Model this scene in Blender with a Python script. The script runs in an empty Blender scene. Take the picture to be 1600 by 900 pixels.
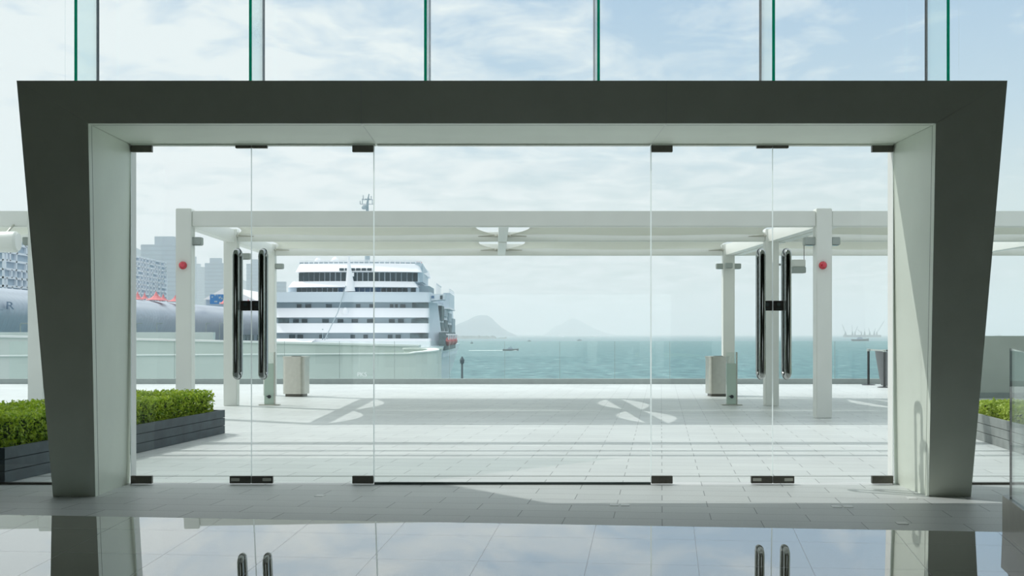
import bpy, bmesh, math, random
from mathutils import Vector, Matrix, noise
random.seed(7)
S = bpy.context.scene
COL = S.collection

# ------------------------------------------------------------------ camera
EYE = 1.4
cd = bpy.data.cameras.new('camera'); cam = bpy.data.objects.new('camera', cd); COL.objects.link(cam)
cam.location = (0, 0, EYE); cam.rotation_euler = (math.pi / 2, 0, 0)
cd.sensor_width = 36; cd.lens = 45.0; cd.shift_y = 0.045
cd.clip_start = 0.05; cd.clip_end = 60000
S.camera = cam
S.view_settings.view_transform = 'Standard'
S.view_settings.look = 'None'
S.view_settings.exposure = 0.0
S.view_settings.gamma = 1.0
S.view_settings.use_curve_mapping = False
S.cycles.transparent_max_bounces = 40
S.cycles.max_bounces = 10
S.cycles.diffuse_bounces = 6
S.cycles.volume_bounces = 1
S.cycles.sample_clamp_indirect = 6

# ------------------------------------------------------------------ sky
w = bpy.data.worlds.new('sky'); S.world = w; w.use_nodes = True
nt = w.node_tree; nt.nodes.clear()
N = nt.nodes.new; L = nt.links.new
out = N('ShaderNodeOutputWorld'); bg = N('ShaderNodeBackground'); L(bg.outputs[0], out.inputs[0])
tc = N('ShaderNodeTexCoord'); sep = N('ShaderNodeSeparateXYZ'); L(tc.outputs['Generated'], sep.inputs[0])
def wm(op, a, b=None, c=None):
    n = N('ShaderNodeMath'); n.operation = op
    for i, v in enumerate((a, b, c)):
        if v is None: continue
        if isinstance(v, (int, float)): n.inputs[i].default_value = v
        else: L(v, n.inputs[i])
    return n.outputs[0]
def wramp(fac, stops):
    r = N('ShaderNodeValToRGB'); e = r.color_ramp.elements
    while len(e) < len(stops): e.new(0.5)
    for el, (p, c) in zip(e, stops):
        el.position = p; el.color = tuple(c) + (1,)
    L(fac, r.inputs[0]); return r.outputs[0]
zpos = wm('MAXIMUM', sep.outputs[2], 0.0)
grad = wramp(zpos, [(0, (.72, .80, .78)), (.10, (.70, .81, .83)), (.17, (.56, .72, .85)), (.26, (.44, .62, .82)), (.42, (.85, .93, .97)), (1, (.9, .97, 1.0))])
den = wm('ADD', zpos, 0.10)
cx = wm('DIVIDE', sep.outputs[0], den); cy = wm('DIVIDE', sep.outputs[1], den)
comb = N('ShaderNodeCombineXYZ'); L(cx, comb.inputs[0]); L(cy, comb.inputs[1])
mp = N('ShaderNodeMapping'); mp.inputs['Scale'].default_value = (2.0, 1.6, 1); mp.inputs['Rotation'].default_value = (0, 0, .5)
mp.inputs['Location'].default_value = (3.1, 1.7, 0)
L(comb.outputs[0], mp.inputs[0])
nz = N('ShaderNodeTexNoise'); nz.inputs['Scale'].default_value = 2.4; nz.inputs['Detail'].default_value = 9; nz.inputs['Roughness'].default_value = .6
nz.inputs['Distortion'].default_value = .4
L(mp.outputs[0], nz.inputs[0])
# cloud cover thickens towards the sunny left of the bay
cov = wm('ADD', nz.outputs[0], wm('MULTIPLY', sep.outputs[0], -0.62))
cov = wm('ADD', cov, wm('MULTIPLY', zpos, -0.35))
cl = wramp(cov, [(0.27, (0, 0, 0)), (.60, (1, 1, 1))])
mx = N('ShaderNodeMix'); mx.data_type = 'RGBA'
L(cl, mx.inputs[0]); L(grad, mx.inputs[6]); mx.inputs[7].default_value = (.93, .985, 1.0, 1)
L(mx.outputs[2], bg.inputs[0])
# unseen upper sky, brightened to add light on the terrace
L(wm('ADD', 1.0, wm('MULTIPLY', wm('MINIMUM', wm('MAXIMUM', wm('SUBTRACT', zpos, .32), 0.0), .3), 1.0)), bg.inputs[1])

# ------------------------------------------------------------------ sun
sd = bpy.data.lights.new('sun', 'SUN'); sd.energy = 2.35; sd.angle = 0.009; sd.color = (1, .985, .95)
sun = bpy.data.objects.new('sun', sd); COL.objects.link(sun)
SUN = Vector((.73, -.45, -1.0)).normalized()
sun.rotation_euler = SUN.to_track_quat('-Z', 'Y').to_euler(); sun.location = (-30, 40, 60)

# ------------------------------------------------------------------ materials
def mat(name, col, rough=.5, metal=0, spec=.5, noise_amt=0, noise_scale=40, bump=0, bump_scale=60, coat=0):
    m = bpy.data.materials.new(name); m.use_nodes = True
    t = m.node_tree; b = t.nodes['Principled BSDF']
    b.inputs['Base Color'].default_value = (*col, 1); b.inputs['Roughness'].default_value = rough
    b.inputs['Metallic'].default_value = metal; b.inputs['Specular IOR Level'].default_value = spec
    b.inputs['Coat Weight'].default_value = coat
    tcn = t.nodes.new('ShaderNodeTexCoord')
    nn = t.nodes.new('ShaderNodeTexNoise'); nn.inputs['Scale'].default_value = noise_scale; nn.inputs['Detail'].default_value = 5
    t.links.new(tcn.outputs['Object'], nn.inputs[0])
    r = t.nodes.new('ShaderNodeValToRGB')
    a = max(noise_amt, .01)
    r.color_ramp.elements[0].position = .3; r.color_ramp.elements[1].position = .7
    r.color_ramp.elements[0].color = (*[c * (1 - a) for c in col], 1)
    r.color_ramp.elements[1].color = (*[min(1, c * (1 + a)) for c in col], 1)
    t.links.new(nn.outputs[0], r.inputs[0]); t.links.new(r.outputs[0], b.inputs['Base Color'])
    if bump:
        n2 = t.nodes.new('ShaderNodeTexNoise'); n2.inputs['Scale'].default_value = bump_scale; n2.inputs['Detail'].default_value = 4
        t.links.new(tcn.outputs['Object'], n2.inputs[0])
        bp = t.nodes.new('ShaderNodeBump'); bp.inputs['Strength'].default_value = bump; bp.inputs['Distance'].default_value = .02
        t.links.new(n2.outputs[0], bp.inputs['Height']); t.links.new(bp.outputs[0], b.inputs['Normal'])
    return m

def glass(name, tint, refl=1.0, f0=.04):
    """Architectural glass: clear body, Fresnel reflection on both faces."""
    m = bpy.data.materials.new(name); m.use_nodes = True; t = m.node_tree; t.nodes.clear()
    n = t.nodes.new; l = t.links.new
    o = n('ShaderNodeOutputMaterial'); mixn = n('ShaderNodeMixShader'); tr = n('ShaderNodeBsdfTransparent'); gl = n('ShaderNodeBsdfGlossy')
    tr.inputs[0].default_value = (*tint, 1); gl.inputs['Roughness'].default_value = 0.0
    g = n('ShaderNodeNewGeometry'); dp = n('ShaderNodeVectorMath'); dp.operation = 'DOT_PRODUCT'
    l(g.outputs['Incoming'], dp.inputs[0]); l(g.outputs['Normal'], dp.inputs[1])
    def mm(op, a, b):
        q = n('ShaderNodeMath'); q.operation = op
        for i, v in enumerate((a, b)):
            if isinstance(v, (int, float)): q.inputs[i].default_value = v
            elif v is not None: l(v, q.inputs[i])
        return q.outputs[0]
    c = mm('ABSOLUTE', dp.outputs['Value'], None)
    k = mm('POWER', mm('SUBTRACT', 1.0, c), 5.0)
    f = mm('MULTIPLY', mm('ADD', mm('MULTIPLY', k, 1 - f0), f0), refl)
    l(f, mixn.inputs[0]); l(tr.outputs[0], mixn.inputs[1]); l(gl.outputs[0], mixn.inputs[2]); l(mixn.outputs[0], o.inputs[0])
    return m

M = {}
M['portal'] = mat('portal_aluminium', (.85, .91, .81), rough=.42, metal=.05, noise_amt=.03, noise_scale=2)
M['seam'] = mat('portal_seam', (.80, .84, .78), rough=.7)
M['groove'] = mat('portal_groove', (.20, .22, .20), rough=.7)
M['dark_steel'] = mat('dark_patch_steel', (.12, .115, .10), rough=.35, metal=.8, noise_amt=.1)
M['chrome'] = mat('polished_steel', (.36, .38, .37), rough=.1, metal=1, noise_amt=.02)
M['brushed'] = mat('brushed_steel', (.56, .555, .50), rough=.36, metal=.9, noise_amt=.06, noise_scale=12)
M['silicone'] = mat('grey_silicone', (.10, .13, .13), rough=.6)
M['green_edge'] = mat('green_glass_edge', (.01, .13, .10), rough=.15, noise_amt=.05)
M['door_glass'] = glass('door_glass', (.985, .995, .99), .75)
M['facade_glass'] = glass('facade_glass', (.975, .992, .988), .8)
M['fin_glass'] = glass('fin_glass', (.93, .985, .975), .6)
M['bal_glass'] = glass('balustrade_glass', (.95, .985, .975), .9)
M['pane_edge'] = mat('pane_edge', (.55, .66, .62), rough=.2)
M['white_paint'] = mat('white_painted_steel', (.78, .80, .76), rough=.4, noise_amt=.02, noise_scale=3)
M['grey_box'] = mat('grey_lamp_housing', (.38, .42, .40), rough=.5)
M['red'] = mat('red_bell', (.55, .01, .03), rough=.2, coat=.6)
M['concrete'] = mat('pale_concrete', (.50, .54, .50), rough=.85, noise_amt=.06, noise_scale=1.5, bump=.1)
M['kerb'] = mat('kerb_stone', (.30, .34, .33), rough=.8, noise_amt=.06, noise_scale=6)
M['parapet'] = mat('white_parapet', (.66, .70, .66), rough=.8, noise_amt=.05, noise_scale=.5)
M['parapet_cap'] = mat('parapet_cap', (.85, .86, .84), rough=.7)
M['black'] = mat('black_plastic', (.03, .035, .04), rough=.4, noise_amt=.1)
M['tub'] = mat('dark_grey_tub', (.14, .15, .16), rough=.6, noise_amt=.05)
M['plinth'] = mat('beige_stone', (.46, .44, .37), rough=.25, noise_amt=.06, noise_scale=6)
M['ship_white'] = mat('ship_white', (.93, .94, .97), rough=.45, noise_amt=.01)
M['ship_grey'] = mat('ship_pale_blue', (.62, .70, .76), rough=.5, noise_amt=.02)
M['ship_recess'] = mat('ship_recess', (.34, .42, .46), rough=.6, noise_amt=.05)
M['ship_glass'] = mat('ship_window', (.045, .075, .09), rough=.1, noise_amt=.3, noise_scale=.3)
M['ship_blue'] = mat('ship_blue_window', (.05, .14, .26), rough=.1, noise_amt=.3, noise_scale=.3)
M['ship_dark'] = mat('ship_dark_deck', (.12, .17, .18), rough=.7, noise_amt=.5, noise_scale=.8)
M['ship_red'] = mat('ship_red', (.50, .08, .08), rough=.5)
M['corrugated'] = mat('corrugated_metal', (.47, .51, .57), rough=.42, metal=.2, noise_amt=.04, noise_scale=.2)
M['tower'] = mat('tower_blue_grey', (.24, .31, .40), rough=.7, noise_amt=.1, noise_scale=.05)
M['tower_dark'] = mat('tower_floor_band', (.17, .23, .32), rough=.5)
M['lattice'] = mat('white_lattice', (.78, .81, .85), rough=.6)
M['lattice_back'] = mat('lattice_back', (.38, .47, .55), rough=.5)
M['tent'] = mat('red_tent', (.66, .22, .23), rough=.8)
M['tent_white'] = mat('white_tent', (.85, .82, .82), rough=.8)
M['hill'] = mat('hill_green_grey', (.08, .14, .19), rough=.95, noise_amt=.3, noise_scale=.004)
M['rock'] = mat('breakwater_rock', (.16, .20, .20), rough=.95, noise_amt=.3, noise_scale=.02)
M['boat_dark'] = mat('boat_dark', (.08, .11, .13), rough=.6)
M['foam'] = mat('foam', (.9, .93, .93), rough=.9)
M['wall_in'] = mat('interior_wall', (.10, .105, .07), rough=.8, noise_amt=.03, noise_scale=1)
M['ceil_in'] = mat('interior_ceiling', (.10, .105, .07), rough=.8, noise_amt=.03, noise_scale=1)
M['marker'] = mat('white_floor_rectangle', (.85, .87, .86), rough=.4)
M['soil'] = mat('soil', (.06, .05, .035), rough=1, noise_amt=.3)
M['roofing'] = mat('roof_panel', (.6, .62, .6), rough=.7)

# billboard
def billboard_mat():
    m = bpy.data.materials.new('billboard_print'); m.use_nodes = True; t = m.node_tree; b = t.nodes['Principled BSDF']
    tc_ = t.nodes.new('ShaderNodeTexCoord'); v = t.nodes.new('ShaderNodeTexVoronoi'); v.inputs['Scale'].default_value = 2.2
    r = t.nodes.new('ShaderNodeValToRGB'); e = r.color_ramp.elements
    e[0].position = 0; e[0].color = (.62, .66, .55, 1); e[1].position = .45; e[1].color = (.05, .22, .50, 1)
    t.links.new(tc_.outputs['Object'], v.inputs[0]); t.links.new(v.outputs['Distance'], r.inputs[0]); t.links.new(r.outputs[0], b.inputs['Base Color'])
    return m
M['billboard'] = billboard_mat()

# fabric membrane: woven, lets light through
def fabric():
    m = bpy.data.materials.new('tensile_fabric'); m.use_nodes = True; t = m.node_tree; t.nodes.clear()
    n = t.nodes.new; l = t.links.new
    o = n('ShaderNodeOutputMaterial'); mi = n('ShaderNodeMixShader'); d = n('ShaderNodeBsdfDiffuse'); tl = n('ShaderNodeBsdfTranslucent')
    tcn = n('ShaderNodeTexCoord'); wv = n('ShaderNodeTexNoise'); wv.inputs['Scale'].default_value = 1.2
    r = n('ShaderNodeValToRGB'); r.color_ramp.elements[0].color = (.80, .82, .76, 1); r.color_ramp.elements[1].color = (.86, .87, .82, 1)
    l(tcn.outputs['Object'], wv.inputs[0]); l(wv.outputs[0], r.inputs[0]); l(r.outputs[0], d.inputs[0])
    tl.inputs[0].default_value = (.80, .80, .72, 1); mi.inputs[0].default_value = .22
    l(d.outputs[0], mi.inputs[1]); l(tl.outputs[0], mi.inputs[2]); l(mi.outputs[0], o.inputs[0]); return m
M['fabric'] = fabric()

def edge_mat(name, col, k=.75):
    m = bpy.data.materials.new(name); m.use_nodes = True; t = m.node_tree; b = t.nodes['Principled BSDF']
    b.inputs['Base Color'].default_value = (*col, 1); b.inputs['Roughness'].default_value = .25
    tl = t.nodes.new('ShaderNodeBsdfTranslucent'); tl.inputs[0].default_value = (*col, 1)
    mi = t.nodes.new('ShaderNodeMixShader'); mi.inputs[0].default_value = k
    t.links.new(b.outputs[0], mi.inputs[1]); t.links.new(tl.outputs[0], mi.inputs[2]); t.links.new(mi.outputs[0], t.nodes['Material Output'].inputs[0])
    return m
M['pane_edge'] = edge_mat('pane_edge', (.90, .96, .95))
M['green_edge'] = edge_mat('green_glass_edge', (.07, .66, .50), .85)
def paver_mat():
    m = bpy.data.materials.new('granite_pavers'); m.use_nodes = True; t = m.node_tree; b = t.nodes['Principled BSDF']
    n = t.nodes.new; l = t.links.new
    tcn = n('ShaderNodeTexCoord'); br = n('ShaderNodeTexBrick')
    br.offset = .5; br.inputs['Scale'].default_value = 1; br.inputs['Brick Width'].default_value = .735; br.inputs['Row Height'].default_value = .36
    br.inputs['Mortar Size'].default_value = .004; br.inputs['Mortar Smooth'].default_value = .2; br.inputs['Bias'].default_value = 0
    br.inputs['Color1'].default_value = (.57, .60, .595, 1); br.inputs['Color2'].default_value = (.63, .66, .65, 1); br.inputs['Mortar'].default_value = (.20, .22, .22, 1)
    l(tcn.outputs['Object'], br.inputs[0])
    nn = n('ShaderNodeTexNoise'); nn.inputs['Scale'].default_value = 70; nn.inputs['Detail'].default_value = 6; l(tcn.outputs['Object'], nn.inputs[0])
    n3 = n('ShaderNodeTexNoise'); n3.inputs['Scale'].default_value = .7; n3.inputs['Detail'].default_value = 4; l(tcn.outputs['Object'], n3.inputs[0])
    def mr(src, lo, hi):
        q = n('ShaderNodeMapRange'); q.inputs[1].default_value = .3; q.inputs[2].default_value = .7; q.inputs[3].default_value = lo; q.inputs[4].default_value = hi
        l(src, q.inputs[0]); return q.outputs[0]
    mu = n('ShaderNodeMath'); mu.operation = 'MULTIPLY'; l(mr(nn.outputs[0], .93, 1.06), mu.inputs[0]); l(mr(n3.outputs[0], .95, 1.05), mu.inputs[1])
    vm = n('ShaderNodeVectorMath'); vm.operation = 'SCALE'; l(br.outputs[0], vm.inputs[0]); l(mu.outputs[0], vm.inputs['Scale'])
    l(vm.outputs[0], b.inputs['Base Color'])
    b.inputs['Roughness'].default_value = .42; b.inputs['Specular IOR Level'].default_value = .42
    bp = n('ShaderNodeBump'); bp.inputs['Strength'].default_value = .4; bp.inputs['Distance'].default_value = .004; bp.invert = True
    l(br.outputs['Fac'], bp.inputs['Height']); l(bp.outputs[0], b.inputs['Normal'])
    return m
M['pavers'] = paver_mat()

def polished_mat():
    m = bpy.data.materials.new('polished_tiles'); m.use_nodes = True; t = m.node_tree; b = t.nodes['Principled BSDF']
    n = t.nodes.new; l = t.links.new
    tcn = n('ShaderNodeTexCoord'); mpn = n('ShaderNodeMapping'); mpn.inputs['Location'].default_value = (.09, -.29 + .71, 0); l(tcn.outputs['Object'], mpn.inputs[0])
    br = n('ShaderNodeTexBrick'); br.offset = 0; br.inputs['Scale'].default_value = 1; br.inputs['Brick Width'].default_value = .71; br.inputs['Row Height'].default_value = .71
    br.inputs['Mortar Size'].default_value = .0028; br.inputs['Mortar Smooth'].default_value = 0
    br.inputs['Color1'].default_value = (.40, .39, .33, 1); br.inputs['Color2'].default_value = (.43, .42, .36, 1); br.inputs['Mortar'].default_value = (.02, .025, .025, 1)
    l(mpn.outputs[0], br.inputs[0]); l(br.outputs[0], b.inputs['Base Color'])
    rr = n('ShaderNodeMapRange'); rr.inputs[3].default_value = .012; rr.inputs[4].default_value = .5; l(br.outputs['Fac'], rr.inputs[0]); l(rr.outputs[0], b.inputs['Roughness'])
    b.inputs['IOR'].default_value = 2.9; b.inputs['Coat Weight'].default_value = 1; b.inputs['Coat IOR'].default_value = 1.95; b.inputs['Coat Roughness'].default_value = 0.0
    return m
M['polished'] = polished_mat()

def timber_mat():
    return mat('dark_slate_boards', (.055, .075, .085), rough=.6, noise_amt=.25, noise_scale=5, bump=.15, bump_scale=20)
M['boards'] = timber_mat()
M['boards_grey'] = mat('grey_weathered_boards', (.24, .26, .25), rough=.7, noise_amt=.15, noise_scale=5)

def leaf_mat(name, c1, c2):
    m = bpy.data.materials.new(name); m.use_nodes = True; t = m.node_tree; t.nodes.clear()
    n = t.nodes.new; l = t.links.new
    o = n('ShaderNodeOutputMaterial'); mi = n('ShaderNodeMixShader'); d = n('ShaderNodeBsdfPrincipled'); tl = n('ShaderNodeBsdfTranslucent')
    tcn = n('ShaderNodeTexCoord'); wv = n('ShaderNodeTexNoise'); wv.inputs['Scale'].default_value = 14; wv.inputs['Detail'].default_value = 3
    r = n('ShaderNodeValToRGB'); r.color_ramp.elements[0].position = .35; r.color_ramp.elements[1].position = .65
    r.color_ramp.elements[0].color = (*c1, 1); r.color_ramp.elements[1].color = (*c2, 1)
    l(tcn.outputs['Object'], wv.inputs[0]); l(wv.outputs[0], r.inputs[0]); l(r.outputs[0], d.inputs['Base Color']); l(r.outputs[0], tl.inputs[0])
    d.inputs['Roughness'].default_value = .5
    mi.inputs[0].default_value = .35; l(d.outputs[0], mi.inputs[1]); l(tl.outputs[0], mi.inputs[2]); l(mi.outputs[0], o.inputs[0]); return m
M['leaf'] = leaf_mat('box_hedge_leaves', (.17, .30, .02), (.50, .62, .06))
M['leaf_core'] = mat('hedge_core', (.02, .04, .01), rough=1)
M['grass'] = leaf_mat('young_green_leaves', (.30, .42, .05), (.55, .66, .12))

def sea_mat():
    m = bpy.data.materials.new('sea_water'); m.use_nodes = True; t = m.node_tree; b = t.nodes['Principled BSDF']
    n = t.nodes.new; l = t.links.new
    tcn = n('ShaderNodeTexCoord'); mp1 = n('ShaderNodeMapping'); mp1.inputs['Scale'].default_value = (.22, .075, 1); l(tcn.outputs['Object'], mp1.inputs[0])
    n1 = n('ShaderNodeTexNoise'); n1.inputs['Scale'].default_value = 1.0; n1.inputs['Detail'].default_value = 8; n1.inputs['Roughness'].default_value = .65; l(mp1.outputs[0], n1.inputs[0])
    r = n('ShaderNodeValToRGB'); e = r.color_ramp.elements
    e[0].position = .36; e[0].color = (.035, .12, .145, 1); e[1].position = .60; e[1].color = (.12, .26, .28, 1)
    e.new(.70).color = (.40, .52, .52, 1)
    l(n1.outputs[0], r.inputs[0]); l(r.outputs[0], b.inputs['Base Color'])
    b.inputs['Roughness'].default_value = .45; b.inputs['Specular IOR Level'].default_value = .25
    bp = n('ShaderNodeBump'); bp.inputs['Strength'].default_value = .6; bp.inputs['Distance'].default_value = 1.0
    l(n1.outputs[0], bp.inputs['Height']); l(bp.outputs[0], b.inputs['Normal'])
    return m
M['sea'] = sea_mat()

# ------------------------------------------------------------------ helpers
class MB:
    def __init__(s): s.v = []; s.f = []
    def add(s, vs, fs):
        o = len(s.v); s.v += [tuple(p) for p in vs]; s.f += [tuple(i + o for i in q) for q in fs]; return s
    def box(s, x0, x1, y0, y1, z0, z1, rz=0, c=None):
        vs = [(x, y, z) for z in (z0, z1) for y in (y0, y1) for x in (x0, x1)]
        if rz:
            c = c or ((x0 + x1) / 2, (y0 + y1) / 2)
            cs, sn = math.cos(rz), math.sin(rz)
            vs = [(c[0] + (x - c[0]) * cs - (y - c[1]) * sn, c[1] + (x - c[0]) * sn + (y - c[1]) * cs, z) for x, y, z in vs]
        return s.add(vs, [(0, 2, 3, 1), (4, 5, 7, 6), (0, 1, 5, 4), (2, 6, 7, 3), (0, 4, 6, 2), (1, 3, 7, 5)])
    def strip(s, x, hw, z0, z1):
        '''ground edge of a pane, seen from the hall'''
        return s.add([(x - hw, GY - .0015, z0), (x + hw, GY - .0015, z0), (x + hw, GY - .0015, z1), (x - hw, GY - .0015, z1)], [(0, 1, 2, 3)])
    def bbox(s, x0, x1, y0, y1, z0, z1, b=.006):
        """box with chamfered vertical and horizontal edges"""
        bm = bmesh.new(); bmesh.ops.create_cube(bm, size=1)
        for v in bm.verts:
            v.co = Vector(((x0 + x1) / 2 + v.co.x * (x1 - x0), (y0 + y1) / 2 + v.co.y * (y1 - y0), (z0 + z1) / 2 + v.co.z * (z1 - z0)))
        bmesh.ops.bevel(bm, geom=bm.edges[:], offset=b, segments=2, affect='EDGES')
        bm.verts.index_update()
        s.add([v.co[:] for v in bm.verts], [[v.index for v in f.verts] for f in bm.faces]); bm.free(); return s
    def prism(s, poly, z0, z1, top=None):
        n = len(poly); top = top or poly
        vs = [(p[0], p[1], z0) for p in poly] + [(p[0], p[1], z1) for p in top]
        return s.add(vs, [tuple(range(n))[::-1], tuple(range(n, 2 * n))] + [(i, (i + 1) % n, n + (i + 1) % n, n + i) for i in range(n)])
    def hull8(s, a, b):
        """a, b: two quads (4 points each) joined into a solid"""
        return s.add(list(a) + list(b), [(3, 2, 1, 0), (4, 5, 6, 7)] + [(i, (i + 1) % 4, 4 + (i + 1) % 4, 4 + i) for i in range(4)])
    def tube(s, pts, r, seg=12, cap=True):
        pts = [Vector(p) for p in pts]; rs = r if isinstance(r, (list, tuple)) else [r] * len(pts)
        rings = []; up = None
        for i, p in enumerate(pts):
            t = (pts[min(i + 1, len(pts) - 1)] - pts[max(i - 1, 0)]).normalized()
            if up is None: up = t.orthogonal().normalized()
            up = (up - t * up.dot(t)).normalized(); bi = t.cross(up)
            rings.append([p + (up * math.cos(a) + bi * math.sin(a)) * rs[i] for a in [2 * math.pi * k / seg for k in range(seg)]])
        vs = [v for q in rings for v in q]; fs = []
        for i in range(len(rings) - 1):
            for k in range(seg):
                fs.append((i * seg + k, i * seg + (k + 1) % seg, (i + 1) * seg + (k + 1) % seg, (i + 1) * seg + k))
        if cap: fs += [tuple(range(seg))[::-1], tuple((len(rings) - 1) * seg + k for k in range(seg))]
        return s.add(vs, fs)
    def lathe(s, prof, c, seg=24, axis='z'):
        vs = []; n = len(prof)
        for k in range(seg):
            a = 2 * math.pi * k / seg
            for r, h in prof:
                q = (r * math.cos(a), r * math.sin(a), h)
                if axis == 'y': q = (q[0], q[2], q[1])
                if axis == 'x': q = (q[2], q[0], q[1])
                vs.append((c[0] + q[0], c[1] + q[1], c[2] + q[2]))
        fs = [(k * n + i, ((k + 1) % seg) * n + i, ((k + 1) % seg) * n + i + 1, k * n + i + 1) for k in range(seg) for i in range(n - 1)]
        fs += [tuple(k * n for k in range(seg))[::-1], tuple(k * n + n - 1 for k in range(seg))]
        return s.add(vs, fs)
    def build(s, name, m, parent=None, smooth=False, origin=None, rz=0):
        me = bpy.data.meshes.new(name)
        vs = s.v
        if origin is not None:
            mi = (Matrix.Translation(origin) @ Matrix.Rotation(rz, 4, 'Z')).inverted()
            vs = [tuple(mi @ Vector(p)) for p in vs]
        me.from_pydata(vs, [], s.f); me.update()
        bm = bmesh.new(); bm.from_mesh(me); bmesh.ops.recalc_face_normals(bm, faces=bm.faces); bm.to_mesh(me); bm.free()
        me.materials.append(m)
        if smooth:
            for p in me.polygons: p.use_smooth = True
            me.set_sharp_from_angle(angle=math.radians(40))
        o = bpy.data.objects.new(name, me); COL.objects.link(o)
        if origin is not None: o.location = origin; o.rotation_euler = (0, 0, rz)
        if parent is not None:
            o.parent = parent
            if origin is None: o.location = -parent.location   # geometry written in world coordinates
            if parent.rotation_euler.z and origin is None:
                o.matrix_parent_inverse = parent_matrix(parent).inverted(); o.location = (0, 0, 0)
            elif origin is None:
                o.location = (0, 0, 0); o.matrix_parent_inverse = parent_matrix(parent).inverted()
        return o
def parent_matrix(p):
    m = Matrix.Translation(p.location) @ p.rotation_euler.to_matrix().to_4x4()
    if p.parent: m = parent_matrix(p.parent) @ p.matrix_parent_inverse @ m
    return m
def tag(o, label, cat, group=None, kind=None):
    o['label'] = label; o['category'] = cat
    if group: o['group'] = group
    if kind: o['kind'] = kind
    return o
def thing(name, loc, label, cat, group=None, kind=None):
    o = bpy.data.objects.new(name, None); o.empty_display_size = .1; o.location = loc; COL.objects.link(o)
    return tag(o, label, cat, group, kind)
def U(px, py, d):       # where a sight line through a point of the photograph is at depth d
    return Vector(((px - 800) * d / 2000, d, EYE + (522 - py) * d / 2000))

GY = 11.91               # plane of the glass facade
A = math.radians(6.64)   # the paving runs this much askew of the facade
CA, SA = math.cos(A), math.sin(A)
P0 = Vector((0, 9.46, 0))

# ================================================================== SETTING
# pavers, inside and out
def local(x, y): d = Vector((x, y, 0)) - P0; return (d.x * CA - d.y * SA, d.x * SA + d.y * CA)
def bline(x): return 9.46 - x * math.tan(A)
f = MB(); poly = [(-26, bline(-26)), (26, bline(26)), (26, 36.1), (-26, 36.1)]
f.prism(poly, -.25, 0)
o = f.build('floor', M['pavers'], origin=P0, rz=-A)
tag(o, 'pale grey granite paving in long staggered slabs, inside and outside the doors', 'floor', kind='structure')
# polished ramp rising towards the paving
SL = .0705
f = MB()
def rp(x, y):
    d = (P0.x - x) * SA + (P0.y - y) * CA
    return (x, y, -SL * d)
a = [rp(-9.2, bline(-9.2)), rp(9.2, bline(9.2)), rp(9.2, -8.2), rp(-9.2, -8.2)]
f.hull8([(p[0], p[1], p[2] - .2) for p in a], a)
o = f.build('floor', M['polished'], origin=P0, rz=-A)
tag(o, 'mirror polished pale stone floor in front of the paving', 'floor', kind='structure')

def struct(name, mb, m, label, cat, smooth=False):
    return tag(mb.build(name, m, smooth=smooth), label, cat, kind='structure')
CZ = 7.0
struct('wall_left', MB().box(-9.4, -9.2, -8.2, 11.8, -1.8, CZ), M['wall_in'], 'plain inner side wall left of the hall', 'wall')
struct('wall_right', MB().box(9.2, 9.4, -8.2, 11.8, -1.8, CZ), M['wall_in'], 'plain inner side wall right of the hall', 'wall')
struct('wall_back', MB().box(-9.4, 9.4, -8.4, -8.2, -1.8, 0).box(-9.4, 9.4, -8.4, -8.2, 2.4, CZ).box(-9.4, -4, -8.4, -8.2, 0, 2.4).box(4, 9.4, -8.4, -8.2, 0, 2.4), M['wall_in'], 'wall at the back of the hall with an opening added for light', 'wall')
struct('window_9', MB().box(-4, 4, -8.31, -8.29, 0, 2.4), M['facade_glass'], 'unseen glazed opening added for light at the back of the hall', 'window')  # glazed opening behind the camera, added to brighten the portal front
struct('ceiling', MB().box(-9.4, 9.4, -8.4, 13.45, CZ, CZ + .3), M['ceil_in'], 'ceiling of the hall running out as a short eave', 'ceiling')
# eaves over the terrace, well above the picture, that shade the paving in stripes
ev = MB().hull8([(-26, 13.45, CZ), (-4.7, 13.45, CZ), (-5.9, 15.2, CZ), (-26, 15.2, CZ)], [(-26, 13.45, CZ + .25), (-4.7, 13.45, CZ + .25), (-5.9, 15.2, CZ + .25), (-26, 15.2, CZ + .25)])
struct('roof', ev, M['roofing'], 'solid eave panel over the terrace left of the doors', 'roof')
struct('roof', MB().hull8([(-26, 15.2, CZ), (-6.1, 15.2, CZ), (-3.9, 17.6, CZ), (-26, 17.6, CZ)], [(-26, 15.2, CZ + .02), (-6.1, 15.2, CZ + .02), (-3.9, 17.6, CZ + .02), (-26, 17.6, CZ + .02)]), glass('frosted_eave', (.8, .84, .83), .4), 'tinted glass eave panel over the terrace', 'roof')
lv = MB()
for y0, y1 in ((18.42, 18.54), (19.02, 19.12), (19.95, 20.3)): lv.box(-26, 26, y0 - .55, y1 - .55, CZ, CZ + .1)
for x in (-17, -12, 12, 17): lv.box(x - .05, x + .05, 13.45, 19.75, CZ + .1, CZ + .22)
struct('roof', lv, M['roofing'], 'open eave louvres over the terrace', 'roof')

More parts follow.
